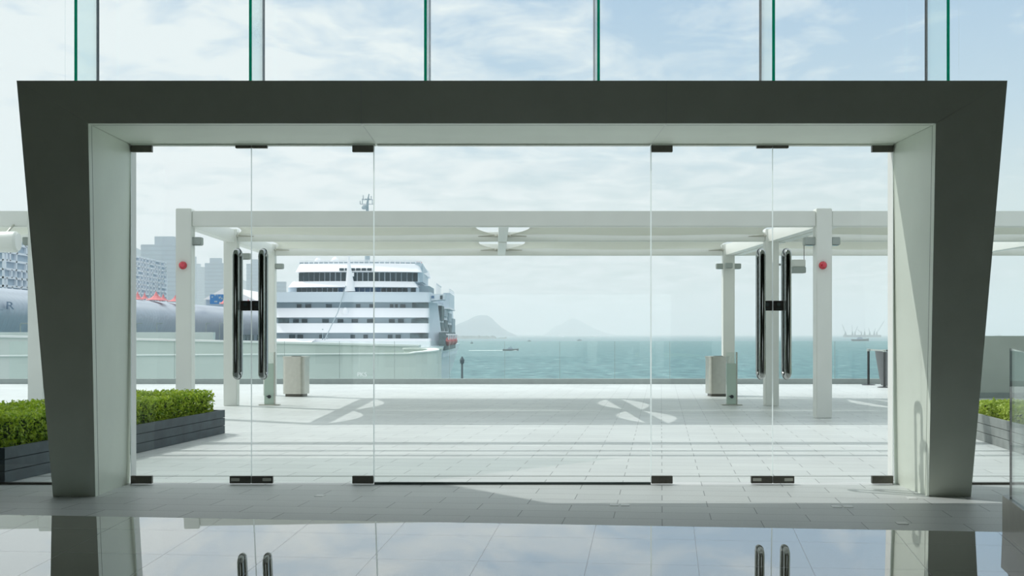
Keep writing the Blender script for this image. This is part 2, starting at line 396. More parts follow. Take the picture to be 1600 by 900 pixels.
# facade panes above and beside the portal
FX = [-3.855, -2.312, -.765, .765, 2.312, 3.855]
edges = [-9.2] + FX + [9.2]
PW = 3.95
for i in range(7):
    g = MB()
    if i == 0: g.box(-9.2, -4.16, GY, GY + .015, 0.015, CZ); g.box(-4.16, FX[0] - .009, GY, GY + .015, 3.54, CZ)
    elif i == 6: g.box(4.16, 9.2, GY, GY + .015, 0.015, CZ); g.box(FX[-1] + .009, 4.16, GY, GY + .015, 3.54, CZ)
    else: g.box(edges[i] + .009, edges[i + 1] - .009, GY, GY + .015, 3.54, CZ)
    where = ['left of the portal reaching the floor', 'above the left doors beside the first fin', 'above the left doors beside the middle panes', 'above the middle of the portal',
             'above the right doors beside the middle panes', 'above the right doors beside the last fin', 'right of the portal reaching the floor'][i]
    struct('window_%d' % (i + 1), g, M['facade_glass'], 'clear facade glass pane ' + where, 'window')
fin_where = ['at the far left end of the portal top', 'above the left pair of doors', 'just left of the middle of the portal top',
             'just right of the middle of the portal top', 'above the right pair of doors', 'at the far right end of the portal top']
for i, x in enumerate(FX):
    t = thing('glass_fin', (x, GY - .6, 3.53), 'glass fin with dark green edge ' + fin_where[i], 'glass fin', 'glass fins bracing the facade')
    MB().box(x - .011, x + .011, GY - .592, GY - .012, 3.53, CZ - .01).build('fin_panel', M['fin_glass'], t)
    MB().bbox(x - .012, x + .012, GY - .604, GY - .590, 3.53, CZ - .01, .002).build('polished_edge', M['green_edge'], t)['label'] = 'dark green polished edge'
    MB().box(x - .009, x + .009, GY - .012, GY + .018, 3.53, CZ - .01).build('joint_seal', M['silicone'], t)['label'] = 'dark grey joint seal'
struct('trim_1', MB().box(-9.2, -3.99, GY - .02, GY + .035, 0, .02).box(3.99, 9.2, GY - .02, GY + .035, 0, .02), M['dark_steel'], 'thin dark channel under the side glass', 'trim')
struct('trim_2', MB().box(-9, 9, 12.595, 12.607, 0, .003), M['silicone'], 'thin dark drain slot in the paving outside the doors', 'trim')

# ------------------------------------------------------------------ portal
def yf(z): return 11.03 - .096 * z          # the front face leans into the hall
TI, TO = 3.165, 3.517                        # opening and outer height
XI, XIb = 3.552, 3.590                       # inner half width, top and floor
XO, XOb = 4.138, 3.955                       # outer half width, top and floor
YB = 12.02
pt = thing('entrance_portal', (0, 11.5, 0), 'wide dark grey metal portal with slanted sides framing the glass doors', 'portal', kind='structure')
def jamb(sgn):
    m = MB(); g = .0025
    def q(y_of, inset_front):
        return None
    front = [(sgn * XIb, yf(0), 0), (sgn * XOb, yf(0), 0), (sgn * XO, yf(TO), TO - g), (sgn * XI, yf(TI), TI - g)]
    back = [(sgn * XIb, YB, 0), (sgn * XOb, YB, 0), (sgn * XO, YB, TO - g), (sgn * XI, YB, TI - g)]
    m.hull8(front, back)
    return m
for sgn, nm in ((-1, 'left'), (1, 'right')):
    j = jamb(sgn).build('jamb', M['portal'], pt)
    # return lip and slim groove line near the front arris
    e = .001
    m = MB()
    for dy in (.085,):
        m.hull8([(sgn * (XIb - e), yf(0) + dy, 0), (sgn * (XIb + .002), yf(0) + dy, 0), (sgn * (XI + .002), yf(TI) + dy, TI - .004), (sgn * (XI - e), yf(TI) + dy, TI - .004)],
                [(sgn * (XIb - e), yf(0) + dy + .006, 0), (sgn * (XIb + .002), yf(0) + dy + .006, 0), (sgn * (XI + .002), yf(TI) + dy + .006, TI - .004), (sgn * (XI - e), yf(TI) + dy + .006, TI - .004)])
    m.build('groove', M['groove'], j)
    MB().box(*sorted((sgn * (XI - .006), sgn * (XI + .002))), GY + .014, YB + .06, 0, TI - .002).build('outer_reveal', M['parapet_cap'], j)['label'] = 'white outer reveal'
    # mitre line at the corner
    m = MB(); w_ = .004
    a0 = Vector((sgn * XI, yf(TI) - .0012, TI)); a1 = Vector((sgn * XO, yf(TO) - .0012, TO))
    m.hull8([a0, a0 + Vector((0, 0, w_)), a0 + Vector((0, .004, w_)), a0 + Vector((0, .004, 0))],
            [a1 - Vector((0, 0, w_)), a1, a1 + Vector((0, .004, 0)), a1 + Vector((0, .004, -w_))])
    m.build('mitre_joint', M['seam'], j)
HS = [-1.262, 1.293]
segs = [(-1, HS[0]), (HS[0], HS[1]), (HS[1], 1)]
for k, (xa, xb) in enumerate(segs):
    g = .0005
    if k == 0: fr = [(-XI, xa), (HS[0] - g, 0)]; L0, L1, R0, R1 = -XI, -XO, HS[0] - g, HS[0] - g
    elif k == 1: L0, L1, R0, R1 = HS[0] + g, HS[0] + g, HS[1] - g, HS[1] - g
    else: L0, L1, R0, R1 = HS[1] + g, HS[1] + g, XI, XO
    m = MB()
    m.hull8([(L0, yf(TI), TI), (R0, yf(TI), TI), (R1, yf(TO), TO), (L1, yf(TO), TO)], [(L0, YB, TI), (R0, YB, TI), (R1, YB, TO), (L1, YB, TO)])
    hp = m.build('header_panel', M['portal'], pt)
    MB().box(L0 + .01, R0 - .01, yf(TI) + .085, yf(TI) + .091, TI - .001, TI + .002).build('groove', M['groove'], hp)
    MB().box(L0 + .01, R0 - .01, GY - .03, GY + .05, TI - .012, TI + .002).build('door_track', M['seam'], hp)
for hx_ in HS:
    q_ = lambda y_, e_, z_: [(hx_ - .0035, y_ - e_, z_), (hx_ + .0035, y_ - e_, z_), (hx_ + .0035, y_ + .003, z_), (hx_ - .0035, y_ + .003, z_)]
    mm_ = MB().hull8(q_(yf(TI), .001, TI), q_(yf(TO), .001, TO)); mm_.box(hx_ - .0035, hx_ + .0035, yf(TI), GY - .03, TI - .001, TI + .002)
    mm_.build('header_seam', M['seam'], pt)['label'] = 'pale seam between header panels'

# ------------------------------------------------------------------ doors
JX = 2.424
ZB, ZT = .022, TI - .014
def patch(m, x0, x1, z0, z1): m.bbox(x0, x1, GY - .018, GY + .030, z0, z1, .003)
def handle(x, par):
    m = MB()
    for sg in (-1, 1):
        pts = []; r = .030; off = .088; R = .05; z0, z1 = 1.01, 2.165
        yc = GY + .006
        pts.append((x, yc, z1)); pts.append((x, yc + sg * (off - R), z1))
        for k in range(1, 7):
            a_ = k / 6 * math.pi / 2
            pts.append((x, yc + sg * (off - R + R * math.sin(a_)), z1 - R + R * math.cos(a_)))
        for k in range(1, 7):
            a_ = k / 6 * math.pi / 2
            pts.append((x, yc + sg * (off - R + R * math.cos(a_)), z0 + R - R * math.sin(a_)))
        pts.append((x, yc + sg * (off - R), z0)); pts.append((x, yc, z0))
        m.tube(pts, r, 20)
        m.lathe([(.034, -.004), (.034, .004)], (x, yc + sg * .013, z1), 20, 'y'); m.lathe([(.034, -.004), (.034, .004)], (x, yc + sg * .013, z0), 20, 'y')
    m.build('pull_handle', M['chrome'], par, smooth=True)['label'] = 'long polished tubular pull handle'
leaves = [(-XI + .008, -JX - .003, -1, 'leftmost'), (-JX + .003, -1.288, 1, 'second from the left'), (1.296, JX - .003, -1, 'second from the right'), (JX + .003, XI - .008, 1, 'rightmost')]
for i, (x0, x1, s_, nm) in enumerate(leaves):
    d = thing('door_%d' % (i + 1), ((x0 + x1) / 2, GY, 0), 'frameless glass door leaf with long tubular pull handle, ' + nm + ' of the four', 'door', kind='structure')
    MB().box(x0, x1, GY, GY + .012, ZB, ZT).build('pane', M['door_glass'], d)
    # the leaf's pale ground edges
    meet = x1 if i in (0, 2) else x0; hinge = x0 if i in (0, 2) else x1
    hx = {0: -2.553, 1: -2.315, 2: 2.315, 3: 2.553}[i]
    MB().strip(meet, .0026, ZB, ZT).strip(hinge, .0034, ZB, ZT).build('pane_edge', M['pane_edge'], d)
    handle(hx, d)
    for (z0, z1, nmp) in ((.01, .082, 'bottom_patch'), (ZT - .058, ZT + .008, 'top_patch')):
        m = MB(); a_, b_ = sorted((hinge, hinge + (.197 if hinge == x0 else -.197))); patch(m, a_, b_, z0, z1)
        m.build(nmp, M['dark_steel'], d)['label'] = 'dark metal corner patch fitting'
    m = MB(); a_, b_ = sorted((meet, meet + (.197 if meet == x0 else -.197))); patch(m, a_, b_, .012, .080)
    lk = m.build('bottom_patch', M['dark_steel'], d)
    c_ = (a_ + b_) / 2 + (.045 if meet == x0 else -.045)
    MB().bbox(c_ - .04, c_ + .04, GY - .022, GY - .017, .034, .062, .002).build('lock_plate', M['brushed'], lk)
    m = MB(); a_, b_ = sorted((meet, meet + (.145 if meet == x0 else -.145))); patch(m, a_, b_, ZT - .022, ZT + .012); m.build('top_patch', M['dark_steel'], d)
    m = MB(); a_, b_ = sorted((meet + (.004 if meet == x0 else -.004), meet + (.095 if meet == x0 else -.095))); m.bbox(a_, b_, GY - .022, GY + .034, 1.618, 1.71, .003)
    lk = m.build('lock_case', M['dark_steel'], d); lk['label'] = 'square dark lock case'
    xm = (a_ + b_) / 2
    m = MB().lathe([(.018, -.004), (.018, .0), (.012, .002)], (xm, GY - .0215, 1.675), 20, 'y'); m.box(xm - .026, xm + .026, GY - .0245, GY - .0215, 1.632, 1.640)
    m.build('key_cylinder', M['silicone'], lk)
c = thing('window_8', (0, GY, 0), 'wide fixed glass pane between the two pairs of doors', 'window', kind='structure')
MB().box(-1.283, 1.291, GY, GY + .012, .02, ZT).build('pane', M['door_glass'], c)
MB().strip(-1.281, .003, .02, ZT).strip(1.289, .003, .02, ZT).build('pane_edge', M['pane_edge'], c)
MB().box(-1.28, 1.29, GY - .012, GY + .024, 0, .022).build('floor_channel', M['silicone'], c)['label'] = 'dark floor channel'

# small white rectangles on the indoor paving
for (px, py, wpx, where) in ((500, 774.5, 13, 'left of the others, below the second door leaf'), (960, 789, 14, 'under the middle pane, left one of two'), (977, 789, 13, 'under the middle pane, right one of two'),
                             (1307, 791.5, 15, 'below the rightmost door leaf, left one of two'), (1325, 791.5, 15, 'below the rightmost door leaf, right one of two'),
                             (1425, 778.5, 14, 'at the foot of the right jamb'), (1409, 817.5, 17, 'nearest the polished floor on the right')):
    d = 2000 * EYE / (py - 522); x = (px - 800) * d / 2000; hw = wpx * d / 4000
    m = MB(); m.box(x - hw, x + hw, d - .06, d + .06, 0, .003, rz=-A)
    tag(m.build('floor_rectangle', M['marker']), 'small white rectangle in the floor ' + where, 'floor marker', 'white rectangles on the indoor paving')

# plinth with a glass guard at the right edge of the hall
gx = 3.455; y_far = 9.06
pl = thing('glass_guard', (gx + .3, y_far - 1, 0), 'low beige stone plinth with glass guard at the right edge of the hall', 'guard', kind=None)
dirv = Vector((-SA, -CA, -SL)); side = Vector((CA, -SA, 0))
b0 = Vector((gx + .015, y_far, 0)); q0 = [b0 + Vector((0, 0, -.02)), b0 + side * .9 + Vector((0, 0, -.02)), b0 + side * .9 + Vector((0, 0, .26)), b0 + Vector((0, 0, .26))]
MB().hull8([p + dirv * 3.2 for p in q0], q0).build('plinth', M['plinth'], pl)
g0 = b0 + side * .02 + dirv * .12
q0 = [g0 + Vector((0, 0, .26)), g0 + side * .015 + Vector((0, 0, .26)), g0 + side * .015 + Vector((0, 0, 1.31)), g0 + Vector((0, 0, 1.31))]
gp = MB().hull8([p + dirv * 3.0 for p in q0], q0).build('glass_panel', M['bal_glass'], pl)
q0 = [g0 + Vector((0, 0, .26)) - dirv * .004, g0 + side * .015 + Vector((0, 0, .26)) - dirv * .004, g0 + side * .015 + Vector((0, 0, 1.31)) - dirv * .004, g0 + Vector((0, 0, 1.31)) - dirv * .004]
MB().hull8(q0, [p + dirv * .006 for p in q0]).build('panel_edge', M['silicone'], gp)

# ================================================================== TERRACE
# planters and hedges
def leaf_mesh(name, m, par, quadfn, n, size):
    vs = []; fs = []
    for i in range(n):
        p, nrm = quadfn()
        d = Vector((random.gauss(0, 1), random.gauss(0, 1), random.gauss(0, 1))).normalized()
        nn_ = (nrm * .9 + d).normalized(); t = nn_.orthogonal().normalized()
        t = Matrix.Rotation(random.uniform(0, 6.28), 3, nn_) @ t; b = nn_.cross(t)
        s = size * random.uniform(.6, 1.25); k = len(vs)
        vs += [p - t * s, p + b * s * .5 + nn_ * s * .12, p + t * s, p - b * s * .5 + nn_ * s * .12]; fs.append((k, k + 1, k + 2, k + 3))
    me = bpy.data.meshes.new(name); me.from_pydata([tuple(v) for v in vs], [], fs); me.update(); me.materials.append(m)
    o = bpy.data.objects.new(name, me); COL.objects.link(o); o.parent = par; o.matrix_parent_inverse = parent_matrix(par).inverted()
    return o
def planter(c, sgn, length, width, h, hh, bm, lm, lab_p, lab_h, n, size, end=.16, cat_h='hedge'):
    """c: far corner of the long face; the face runs towards the hall; the bed lies on the sgn side"""
    c = Vector((c[0], c[1], 0)); dv = Vector((-SA, -CA, 0)); sv = Vector((CA, -SA, 0)) * sgn
    def pt(a, b, z): return c + dv * a + sv * b + Vector((0, 0, z))
    t = thing('planter', pt(length / 2, width / 2, 0), lab_p, 'planter', 'long board planters on the terrace')
    nb = 3; bh = h / nb
    for k in range(nb):
        m = MB(); z0, z1 = k * bh + .003, (k + 1) * bh - .004
        for (a0, a1, b0_, b1) in ((0, length, 0, .04), (0, length, width - .04, width), (0, .04, .04, width - .04), (length - .04, length, .04, width - .04)):
            m.hull8([pt(a0, b0_, z0), pt(a1, b0_, z0), pt(a1, b1, z0), pt(a0, b1, z0)], [pt(a0, b0_, z1), pt(a1, b0_, z1), pt(a1, b1, z1), pt(a0, b1, z1)])
        m.build('board', bm, t)
    m = MB(); m.hull8([pt(.04, .04, 0), pt(length - .04, .04, 0), pt(length - .04, width - .04, 0), pt(.04, width - .04, 0)], [pt(.04, .04, h - .06), pt(length - .04, .04, h - .06), pt(length - .04, width - .04, h - .06), pt(.04, width - .04, h - .06)])
    m.build('soil_bed', M['soil'], t)
    hd = thing('hedge', pt(length / 2, width / 2, h - .06), lab_h, cat_h, 'clipped hedges in the planters')
    i = .12; a0, a1, b0_, b1 = end, length - .1, i, width - i
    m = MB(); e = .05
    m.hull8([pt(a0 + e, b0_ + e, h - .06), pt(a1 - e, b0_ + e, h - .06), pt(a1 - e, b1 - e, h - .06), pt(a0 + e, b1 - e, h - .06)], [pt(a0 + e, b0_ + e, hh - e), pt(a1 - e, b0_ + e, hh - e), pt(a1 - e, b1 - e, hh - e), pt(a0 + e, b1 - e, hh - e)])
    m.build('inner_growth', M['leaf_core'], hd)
    Lx, Wx, Hx = a1 - a0, b1 - b0_, hh - h + .06
    areas = [Lx * Wx, Lx * Hx, Wx * Hx, Lx * Hx * .15]
    tot = sum(areas)
    def q():
        r = random.uniform(0, tot); jit = random.gauss(0, .018)
        if r < areas[0]:
            a_, b_ = random.uniform(a0, a1), random.uniform(b0_, b1)
            zz = hh - .02 + jit + .03 * noise.noise(Vector((a_ * 2, b_ * 2, 0)))
            return pt(a_, b_, zz), Vector((0, 0, 1))
        if r < areas[0] + areas[1]: return pt(random.uniform(a0, a1), b0_ + jit, random.uniform(h - .04, hh)), -sv
        if r < areas[0] + areas[1] + areas[2]: return pt(a0 + jit, random.uniform(b0_, b1), random.uniform(h - .04, hh)), -dv
        return pt(random.uniform(a0, a1), b1 + jit, random.uniform(h - .04, hh)), sv
    leaf_mesh('foliage', lm, hd, q, n, size)
    return t
planter((-4.05, 18.06), -1, 6.1, 1.55, .335, .60, M['boards'], M['leaf'], 'dark slate board planter holding the long hedge left of the doors', 'clipped green box hedge in the dark planter left of the doors', 26000, .024)
planter((6.33, 18.3), 1, 6.0, 2.0, .345, .50, M['boards_grey'], M['grass'], 'grey weathered board planter right of the portal', 'low bright yellow-green hedge in the grey planter on the right', 16000, .03, end=.9)

# kerb and glass balustrade
KY = 35.9
struct('trim_3', MB().box(-26, 26, KY, KY + .3, 0, .145), M['kerb'], 'grey stone kerb under the glass balustrade', 'kerb')
n0 = -13
for i in range(-8, 9):
    x0 = -3.30 + i * 1.548 + 0; x1 = x0 + 1.54
    if i == -8: continue
    t = MB().box(x0, x1, KY + .10, KY + .115, .10, 1.2).build('balustrade_panel', M['bal_glass'])
    nearby = {-7: 'in the gap left of the portal', -6: 'just left of the doorway view', -5: 'behind the left hedge', -4: 'starting at the near left canopy post', -3: 'behind the middle left post and the left bollard',
              -2: 'behind the left litter bin', -1: 'bearing the small white scrawl', 0: 'below the right end of the ship', 1: 'behind which the marker pole stands', 2: 'below the launch', 3: 'below the fainter island',
              4: 'at the joint between middle pane and right doors', 5: 'just left of the right litter bin', 6: 'behind the right bollard and the middle right post', 7: 'behind the near right canopy post', 8: 'behind the belt posts', 9: 'right of the belt posts'}.get(i, '')
    tag(t, 'clear glass balustrade panel ' + nearby, 'balustrade panel', 'glass balustrade panels at the terrace edge')
    MB().box(x1 - .001, x1 + .007, KY + .098, KY + .117, .145, 1.2).build('panel_joint', M['kerb'], t)
# scrawl on the glass
def text(body, name, size, loc, rot, m, par=None, ext=.002):
    cu = bpy.data.curves.new(name, 'FONT'); cu.body = body; cu.size = size; cu.extrude = ext; cu.align_x = 'CENTER'; cu.materials.append(m)
    tmp = bpy.data.objects.new(name, cu); me = bpy.data.meshes.new_from_object(tmp); bpy.data.objects.remove(tmp); me.name = name
    o = bpy.data.objects.new(name, me); COL.objects.link(o); o.location = loc; o.rotation_euler = rot
    if par: o.parent = par; o.matrix_parent_inverse = parent_matrix(par).inverted()
    return o
tx = text('PKS', 'scrawl', .17, (-4.22, KY + .093, .21), (math.pi / 2, 0, 0), M['foam'])
tag(tx, 'small white hand lettered scrawl on the balustrade glass', 'lettering')

# litter bins
def bin_(x, y, rz, label):
    t = thing('litter_bin', (x, y, 0), label, 'litter bin', 'steel litter bins'); t.rotation_euler = (0, 0, rz)
    def rr(hw, r, z0, z1, nm, m, par=None):
        poly = []
        for cxx, cyy, a0 in ((hw - r, hw - r, 0), (-hw + r, hw - r, 90), (-hw + r, -hw + r, 180), (hw - r, -hw + r, 270)):
            for k in range(7):
                a_ = math.radians(a0 + k * 15); poly.append((cxx + r * math.cos(a_), cyy + r * math.sin(a_)))
        me = MB().prism(poly, z0, z1); o = me.build(nm, m, None, smooth=True); o.parent = par or t; return o
    rr(.205, .05, 0, .06, 'base', M['dark_steel']); b = rr(.25, .09, .06, .86, 'body', M['brushed']); rr(.262, .09, .86, .90, 'lid', M['brushed'])
    rr(.10, .05, .90, .91, 'ash_plate', M['silicone'])
    return t
bin_(-4.86, 28.85, math.radians(-8), 'square brushed steel litter bin beside the left glass bollard')
bin_(4.66, 28.95, math.radians(4), 'square brushed steel litter bin beside the right glass bollard')

# glass clad bollards
def bollard(x, y, label, side_):
    t = thing('glass_bollard', (x, y, 0), label, 'bollard', 'slim glass clad bollards')
    MB().bbox(x - .10, x + .10, y - .04, y + .04, .02, .82, .004).build('body', mat('bollard_green_glass', (.50, .62, .54), rough=.12), t)
    MB().box(x - .095, x + .095, y - .038, y + .038, .82, 1.04).build('glass_top', M['bal_glass'], t)
    MB().box(x + side_ * .1 - .012, x + side_ * .1 + .012, y - .046, y + .046, .02, 1.045).build('edge_strip', M['brushed'], t)
    MB().bbox(x - .2, x + .2, y - .1, y + .1, 0, .02, .003).build('foot_plate', M['brushed'], t)
    MB().lathe([(.035, -.02), (.035, .0)], (x, y - .042, .17), 12, 'y').box(x - .06, x, y - .055, y - .045, .17, .185).build('latch', M['black'], t)
bollard(-4.77, 25.2, 'slim pale green glass clad bollard left of the doorway view, beside the far left post', 1)
bollard(4.32, 25.2, 'slim pale green glass clad bollard hiding part of the right litter bin', 1)

# belt posts and tub
for (px, py, nm) in ((1357, 601.5, 'standing alone left of the dark tub'), (1382, 605.5, 'standing in front of the dark tub')):
    d = 2000 * EYE / (py - 522); x = (px - 800) * d / 2000
    t = thing('belt_post', (x, d, 0), 'black retractable belt post ' + nm, 'belt post', 'black belt posts')
    MB().lathe([(.18, 0), (.18, .015), (.03, .03)], (x, d, 0), 24).build('foot', M['black'], t, smooth=True)
    MB().lathe([(.033, .02), (.033, .93)], (x, d, 0), 20).build('pole', M['black'], t, smooth=True)
    MB().lathe([(.045, .93), (.045, .99), (.02, 1.0)], (x, d, 0), 20).build('belt_head', M['grey_box'], t, smooth=True)
    if px < 1370:
        x2, d2 = (1382 - 800) * 33.7 / 2000, 33.53
        MB().hull8([(x + .04, d - .002, .945), (x + .04, d + .002, .945), (x + .04, d + .002, .99), (x + .04, d - .002, .99)], [(x2 - .04, d2 - .002, .945), (x2 - .04, d2 + .002, .945), (x2 - .04, d2 + .002, .99), (x2 - .04, d2 - .002, .99)]).build('belt', M['grey_box'], t)
    else:
        MB().box(x + .04, x + 1.7, d - .002, d + .002, .945, .99).build('belt', M['black'], t)
m = MB(); cx_, cy_ = 10.38, 34.6; seg = 36; vs = []; fs = []
prof = [(.40, 0), (.44, .2), (.50, .5), (.56, .85), (.52, .85), (.46, .5), (.38, .1)]
for k in range(seg):
    a_ = 2 * math.pi * k / seg
    for r, z in prof:
        zz = z * (1 - .10 * math.cos(a_)) if z > .3 else z
        vs.append((cx_ + r * math.cos(a_), cy_ + r * .8 * math.sin(a_), zz + .02))
np_ = len(prof)
for k in range(seg):
    for i in range(np_ - 1): fs.append((k * np_ + i, ((k + 1) % seg) * np_ + i, ((k + 1) % seg) * np_ + i + 1, k * np_ + i + 1))
fs += [tuple(k * np_ for k in range(seg))[::-1], tuple(k * np_ + np_ - 1 for k in range(seg))]
tag(MB().add(vs, fs).build('tub', M['tub'], smooth=True), 'dark grey flared tub with slanted rim behind the belt posts', 'tub')

# concrete wall far right
struct('wall_right', MB().box(9.6, 26, 28.0, 28.25, 0, 1.36), M['concrete'], 'plain grey concrete parapet wall behind the right planter', 'wall')
struct('baseboard_right', MB().box(9.58, 26, 27.97, 28.0, 0, .12), M['kerb'], 'dark skirting along the concrete parapet wall', 'baseboard')

# ------------------------------------------------------------------ canopies
ROWS = (21.4, 25.05, 29.2)
ZU, ZO = 3.19, 3.45
def canopy(cols, posts, label, mids, nr=3):
    """cols: x of the depth beams (left .. right); posts: (col, row) that carry a post"""
    t = thing('tensile_canopy', ((cols[0][0] + cols[-1][0]) / 2, 25.2, 0), label, 'canopy', 'white tensile canopies on the terrace')
    X = lambda c, r: cols[c][0] + (cols[c][1] - cols[c][0]) * (ROWS[r] - ROWS[0]) / (ROWS[2] - ROWS[0])
    n = len(cols) - 1
    for r in range(nr):
        m = MB(); z1 = ZO if r != 1 else ZO - .06
        x0 = X(0, r) + (.13 if (0, r) in posts else -.087); x1 = X(n, r) - (.13 if (n, r) in posts else 0)
        m.bbox(x0 + .001, x1 - .001, ROWS[r] - .1, ROWS[r] + .1, ZU if r != 1 else ZU + .02, z1, .012)
        m.build('cross_beam', M['white_paint'], t)
    for c in range(n + 1):
        for r in range(nr - 1):
            w_ = .085 if (c not in mids) else .085
            a_ = [(X(c, r) - w_, ROWS[r] + .105, ZU + .005), (X(c, r) + w_, ROWS[r] + .105, ZU + .005), (X(c, r) + w_, ROWS[r] + .105, ZO - .02), (X(c, r) - w_, ROWS[r] + .105, ZO - .02)]
            b_ = [(X(c, r + 1) - w_, ROWS[r + 1] - .105, ZU + .005), (X(c, r + 1) + w_, ROWS[r + 1] - .105, ZU + .005), (X(c, r + 1) + w_, ROWS[r + 1] - .105, ZO - .02), (X(c, r + 1) - w_, ROWS[r + 1] - .105, ZO - .02)]
            MB().hull8(a_, b_).build('depth_beam', M['white_paint'], t)
    for (c, r) in posts:
        x = X(c, r); top = ZO + .04 if r == 0 else ZO
        m = MB().bbox(x - .13, x + .13, ROWS[r] - .13, ROWS[r] + .13, .0, top, .01)
        po = m.build('post', M['white_paint'], t)
        MB().box(x - .11, x + .11, ROWS[r] - .11, ROWS[r] + .11, 0, .012).build('post_shoe', M['brushed'], po)
    # membranes
    for c in range(n):
        for r in range(nr - 1):
            nu, nv = 20, 14; vs = []; fs = []
            ya, yb = ROWS[r] + .14, ROWS[r + 1] - .14
            for j in range(nv + 1):
                v = j / nv
                for i in range(nu + 1):
                    u = i / nu
                    g = .05 + .34 * (4 * v * (1 - v)) ** 1.2
                    gy = .0 + .10 * 4 * u * (1 - u)
                    y = ya + gy + (yb - ya - 2 * gy) * v
                    xl = X(c, r) + (X(c, r + 1) - X(c, r)) * v; xr = X(c + 1, r) + (X(c + 1, r + 1) - X(c + 1, r)) * v
                    x = xl + .1 + g + (xr - xl - .2 - 2 * g) * u
                    z = 3.34 - .12 * (4 * u * (1 - u)) * (4 * v * (1 - v)) + .0
                    vs.append((x, y, z))
            for j in range(nv):
                for i in range(nu): k = j * (nu + 1) + i; fs.append((k, k + 1, k + nu + 2, k + nu + 1))
            o = MB().add(vs, fs).build('membrane', M['fabric'], t, smooth=True)
            so = o.modifiers.new('thickness', 'SOLIDIFY'); so.thickness = .004
            # corner plates with tension rods
            for (u, v) in ((0, 0), (1, 0), (0, 1), (1, 1)):
                m = MB()
                k = (nv if v else 0) * (nu + 1) + (nu if u else 0); p = Vector(vs[k]); sx = -1 if u else 1; sy = -1 if v else 1
                m.tube([(p.x - sx * .09, p.y - sy * .09, p.z - .02), (p.x, p.y, p.z - .03), (p.x + sx * .32, p.y + sy * .03, p.z - .04)], [.03, .022, .010], 8)
                m.build('corner_fitting', M['brushed'], t)
    return t, X
ct, X1 = canopy([(-5.46, -5.52), (-.14, -.24), (5.19, 4.93)], [(0, 0), (0, 1), (0, 2), (2, 0), (2, 1), (2, 2)], 'white post and beam canopy with fabric panels in front of the doors', (1,))
ct2, X2 = canopy([(-13.2, -13.2), (-7.92, -8.0)], [(0, 0), (1, 0)], 'white fabric canopy seen left of the portal', (), 2)
ct3, X3 = canopy([(5.41, 5.15), (10.6, 10.45), (15.8, 15.7)], [(1, 0), (2, 0)], 'white fabric canopy continuing right behind the portal', (1,))

# lamps on the posts
def spot(x0, x1, z0, z1, y, label):
    t = thing('post_lamp', ((x0 + x1) / 2, y, z0), label, 'lamp', 'small grey floodlights on the canopy posts')
    MB().bbox(x0, x1, y - .09, y + .09, z0, z1, .008).build('housing', M['grey_box'], t)
    MB().box(x0 + .02, x1 - .02, y - .07, y + .07, z0 - .008, z0).build('lens', M['chrome'], t)
def spx(px0, px1, py0, py1, y, label):
    a_ = U(px0, py1, y); b_ = U(px1, py0, y); spot(a_.x, b_.x, a_.z, b_.z, y, label)
spx(299.5, 316, 371, 383, 21.42, 'small grey floodlight on the right side of the near left post')
spx(377, 391, 396, 405, 25.07, 'small grey floodlight on the middle left post')
spx(430.5, 443, 412, 420, 29.2, 'small grey floodlight on the far left post')
spx(1256, 1273.5, 371, 383, 21.42, 'small grey floodlight on the left side of the near right post')
spx(1298, 1311, 371, 383, 21.42, 'small grey floodlight on the right side of the near right post')
spx(1119, 1130, 412, 420, 29.2, 'small grey floodlight on the left side of the far right post')
spx(1133, 1144, 411, 419, 28.95, 'small grey floodlight on the front of the far right post')
spx(1147, 1157, 412, 420, 29.2, 'small grey floodlight on the right side of the far right post')
spx(38, 50, 371, 383, 21.42, 'small grey floodlight on the post of the left canopy')
# red bells
for px, lab in ((285.5, 'round red alarm bell on the near left canopy post'), (1286, 'round red alarm bell on the near right canopy post')):
    p = U(px, 414.5, 21.25)
    t = thing('alarm_bell', p, lab, 'alarm bell', 'red alarm bells')
    MB().lathe([(.066, .04), (.066, -.01), (.05, -.035), (.02, -.05), (.001, -.052)], p, 24, 'y').build('dome', M['red'], t, smooth=True)
    MB().lathe([(.03, .02), (.03, -.0555), (.022, -.057)], (p.x + .008, p.y, p.z), 16, 'y').build('hub', mat('bell_hub', (.75, .10, .14), rough=.2), t, smooth=True)
# hanging box speaker beside the right middle post
p0 = U(1236, 427, 25.0); p1 = U(1257, 406, 25.0)
t = thing('box_speaker', ((p0.x + p1.x) / 2, 25.0, p0.z), 'small white box speaker hanging beside the right door handle', 'speaker')
MB().bbox(p0.x, p1.x, 24.9, 25.12, p0.z + .12, p1.z, .01).build('cabinet', M['white_paint'], t)
MB().bbox(p0.x + .01, p1.x - .0, 24.86, 25.1, p0.z, p0.z + .12, .01).build('lower_box', M['grey_box'], t)
MB().bbox(X1(2, 1) + .125, p0.x + .01, 24.98, 25.04, p0.z + .15, p0.z + .19, .004).build('bracket', M['grey_box'], t)
MB().tube([(p1.x - .01, 25.0, p1.z - .01), (p1.x - .01, 25.0, 3.22)], .006, 6).build('cable', M['black'], t)
# round floodlight of the left canopy
p = U(10, 378, 21.0)
t = thing('drum_lamp', p, 'white drum shaped floodlight hanging from the left canopy', 'lamp')
MB().lathe([(.13, -.25), (.17, -.2), (.175, .16), (.15, .19)], p, 28, 'x').build('drum', M['white_paint'], t, smooth=True)
MB().lathe([(.145, .185), (.145, .20)], p, 28, 'x').build('lens', M['parapet_cap'], t, smooth=True)
MB().tube([(p.x, p.y + .02, p.z + .15), (p.x, p.y + .3, ZU + .02)], .02, 10).build('hanger', M['brushed'], t)

# ================================================================== BEYOND THE TERRACE
struct('sea', MB().box(-9000, 9000, 36, 30000, -10.5, -10), M['sea'], 'choppy teal sea of the harbour', 'sea')
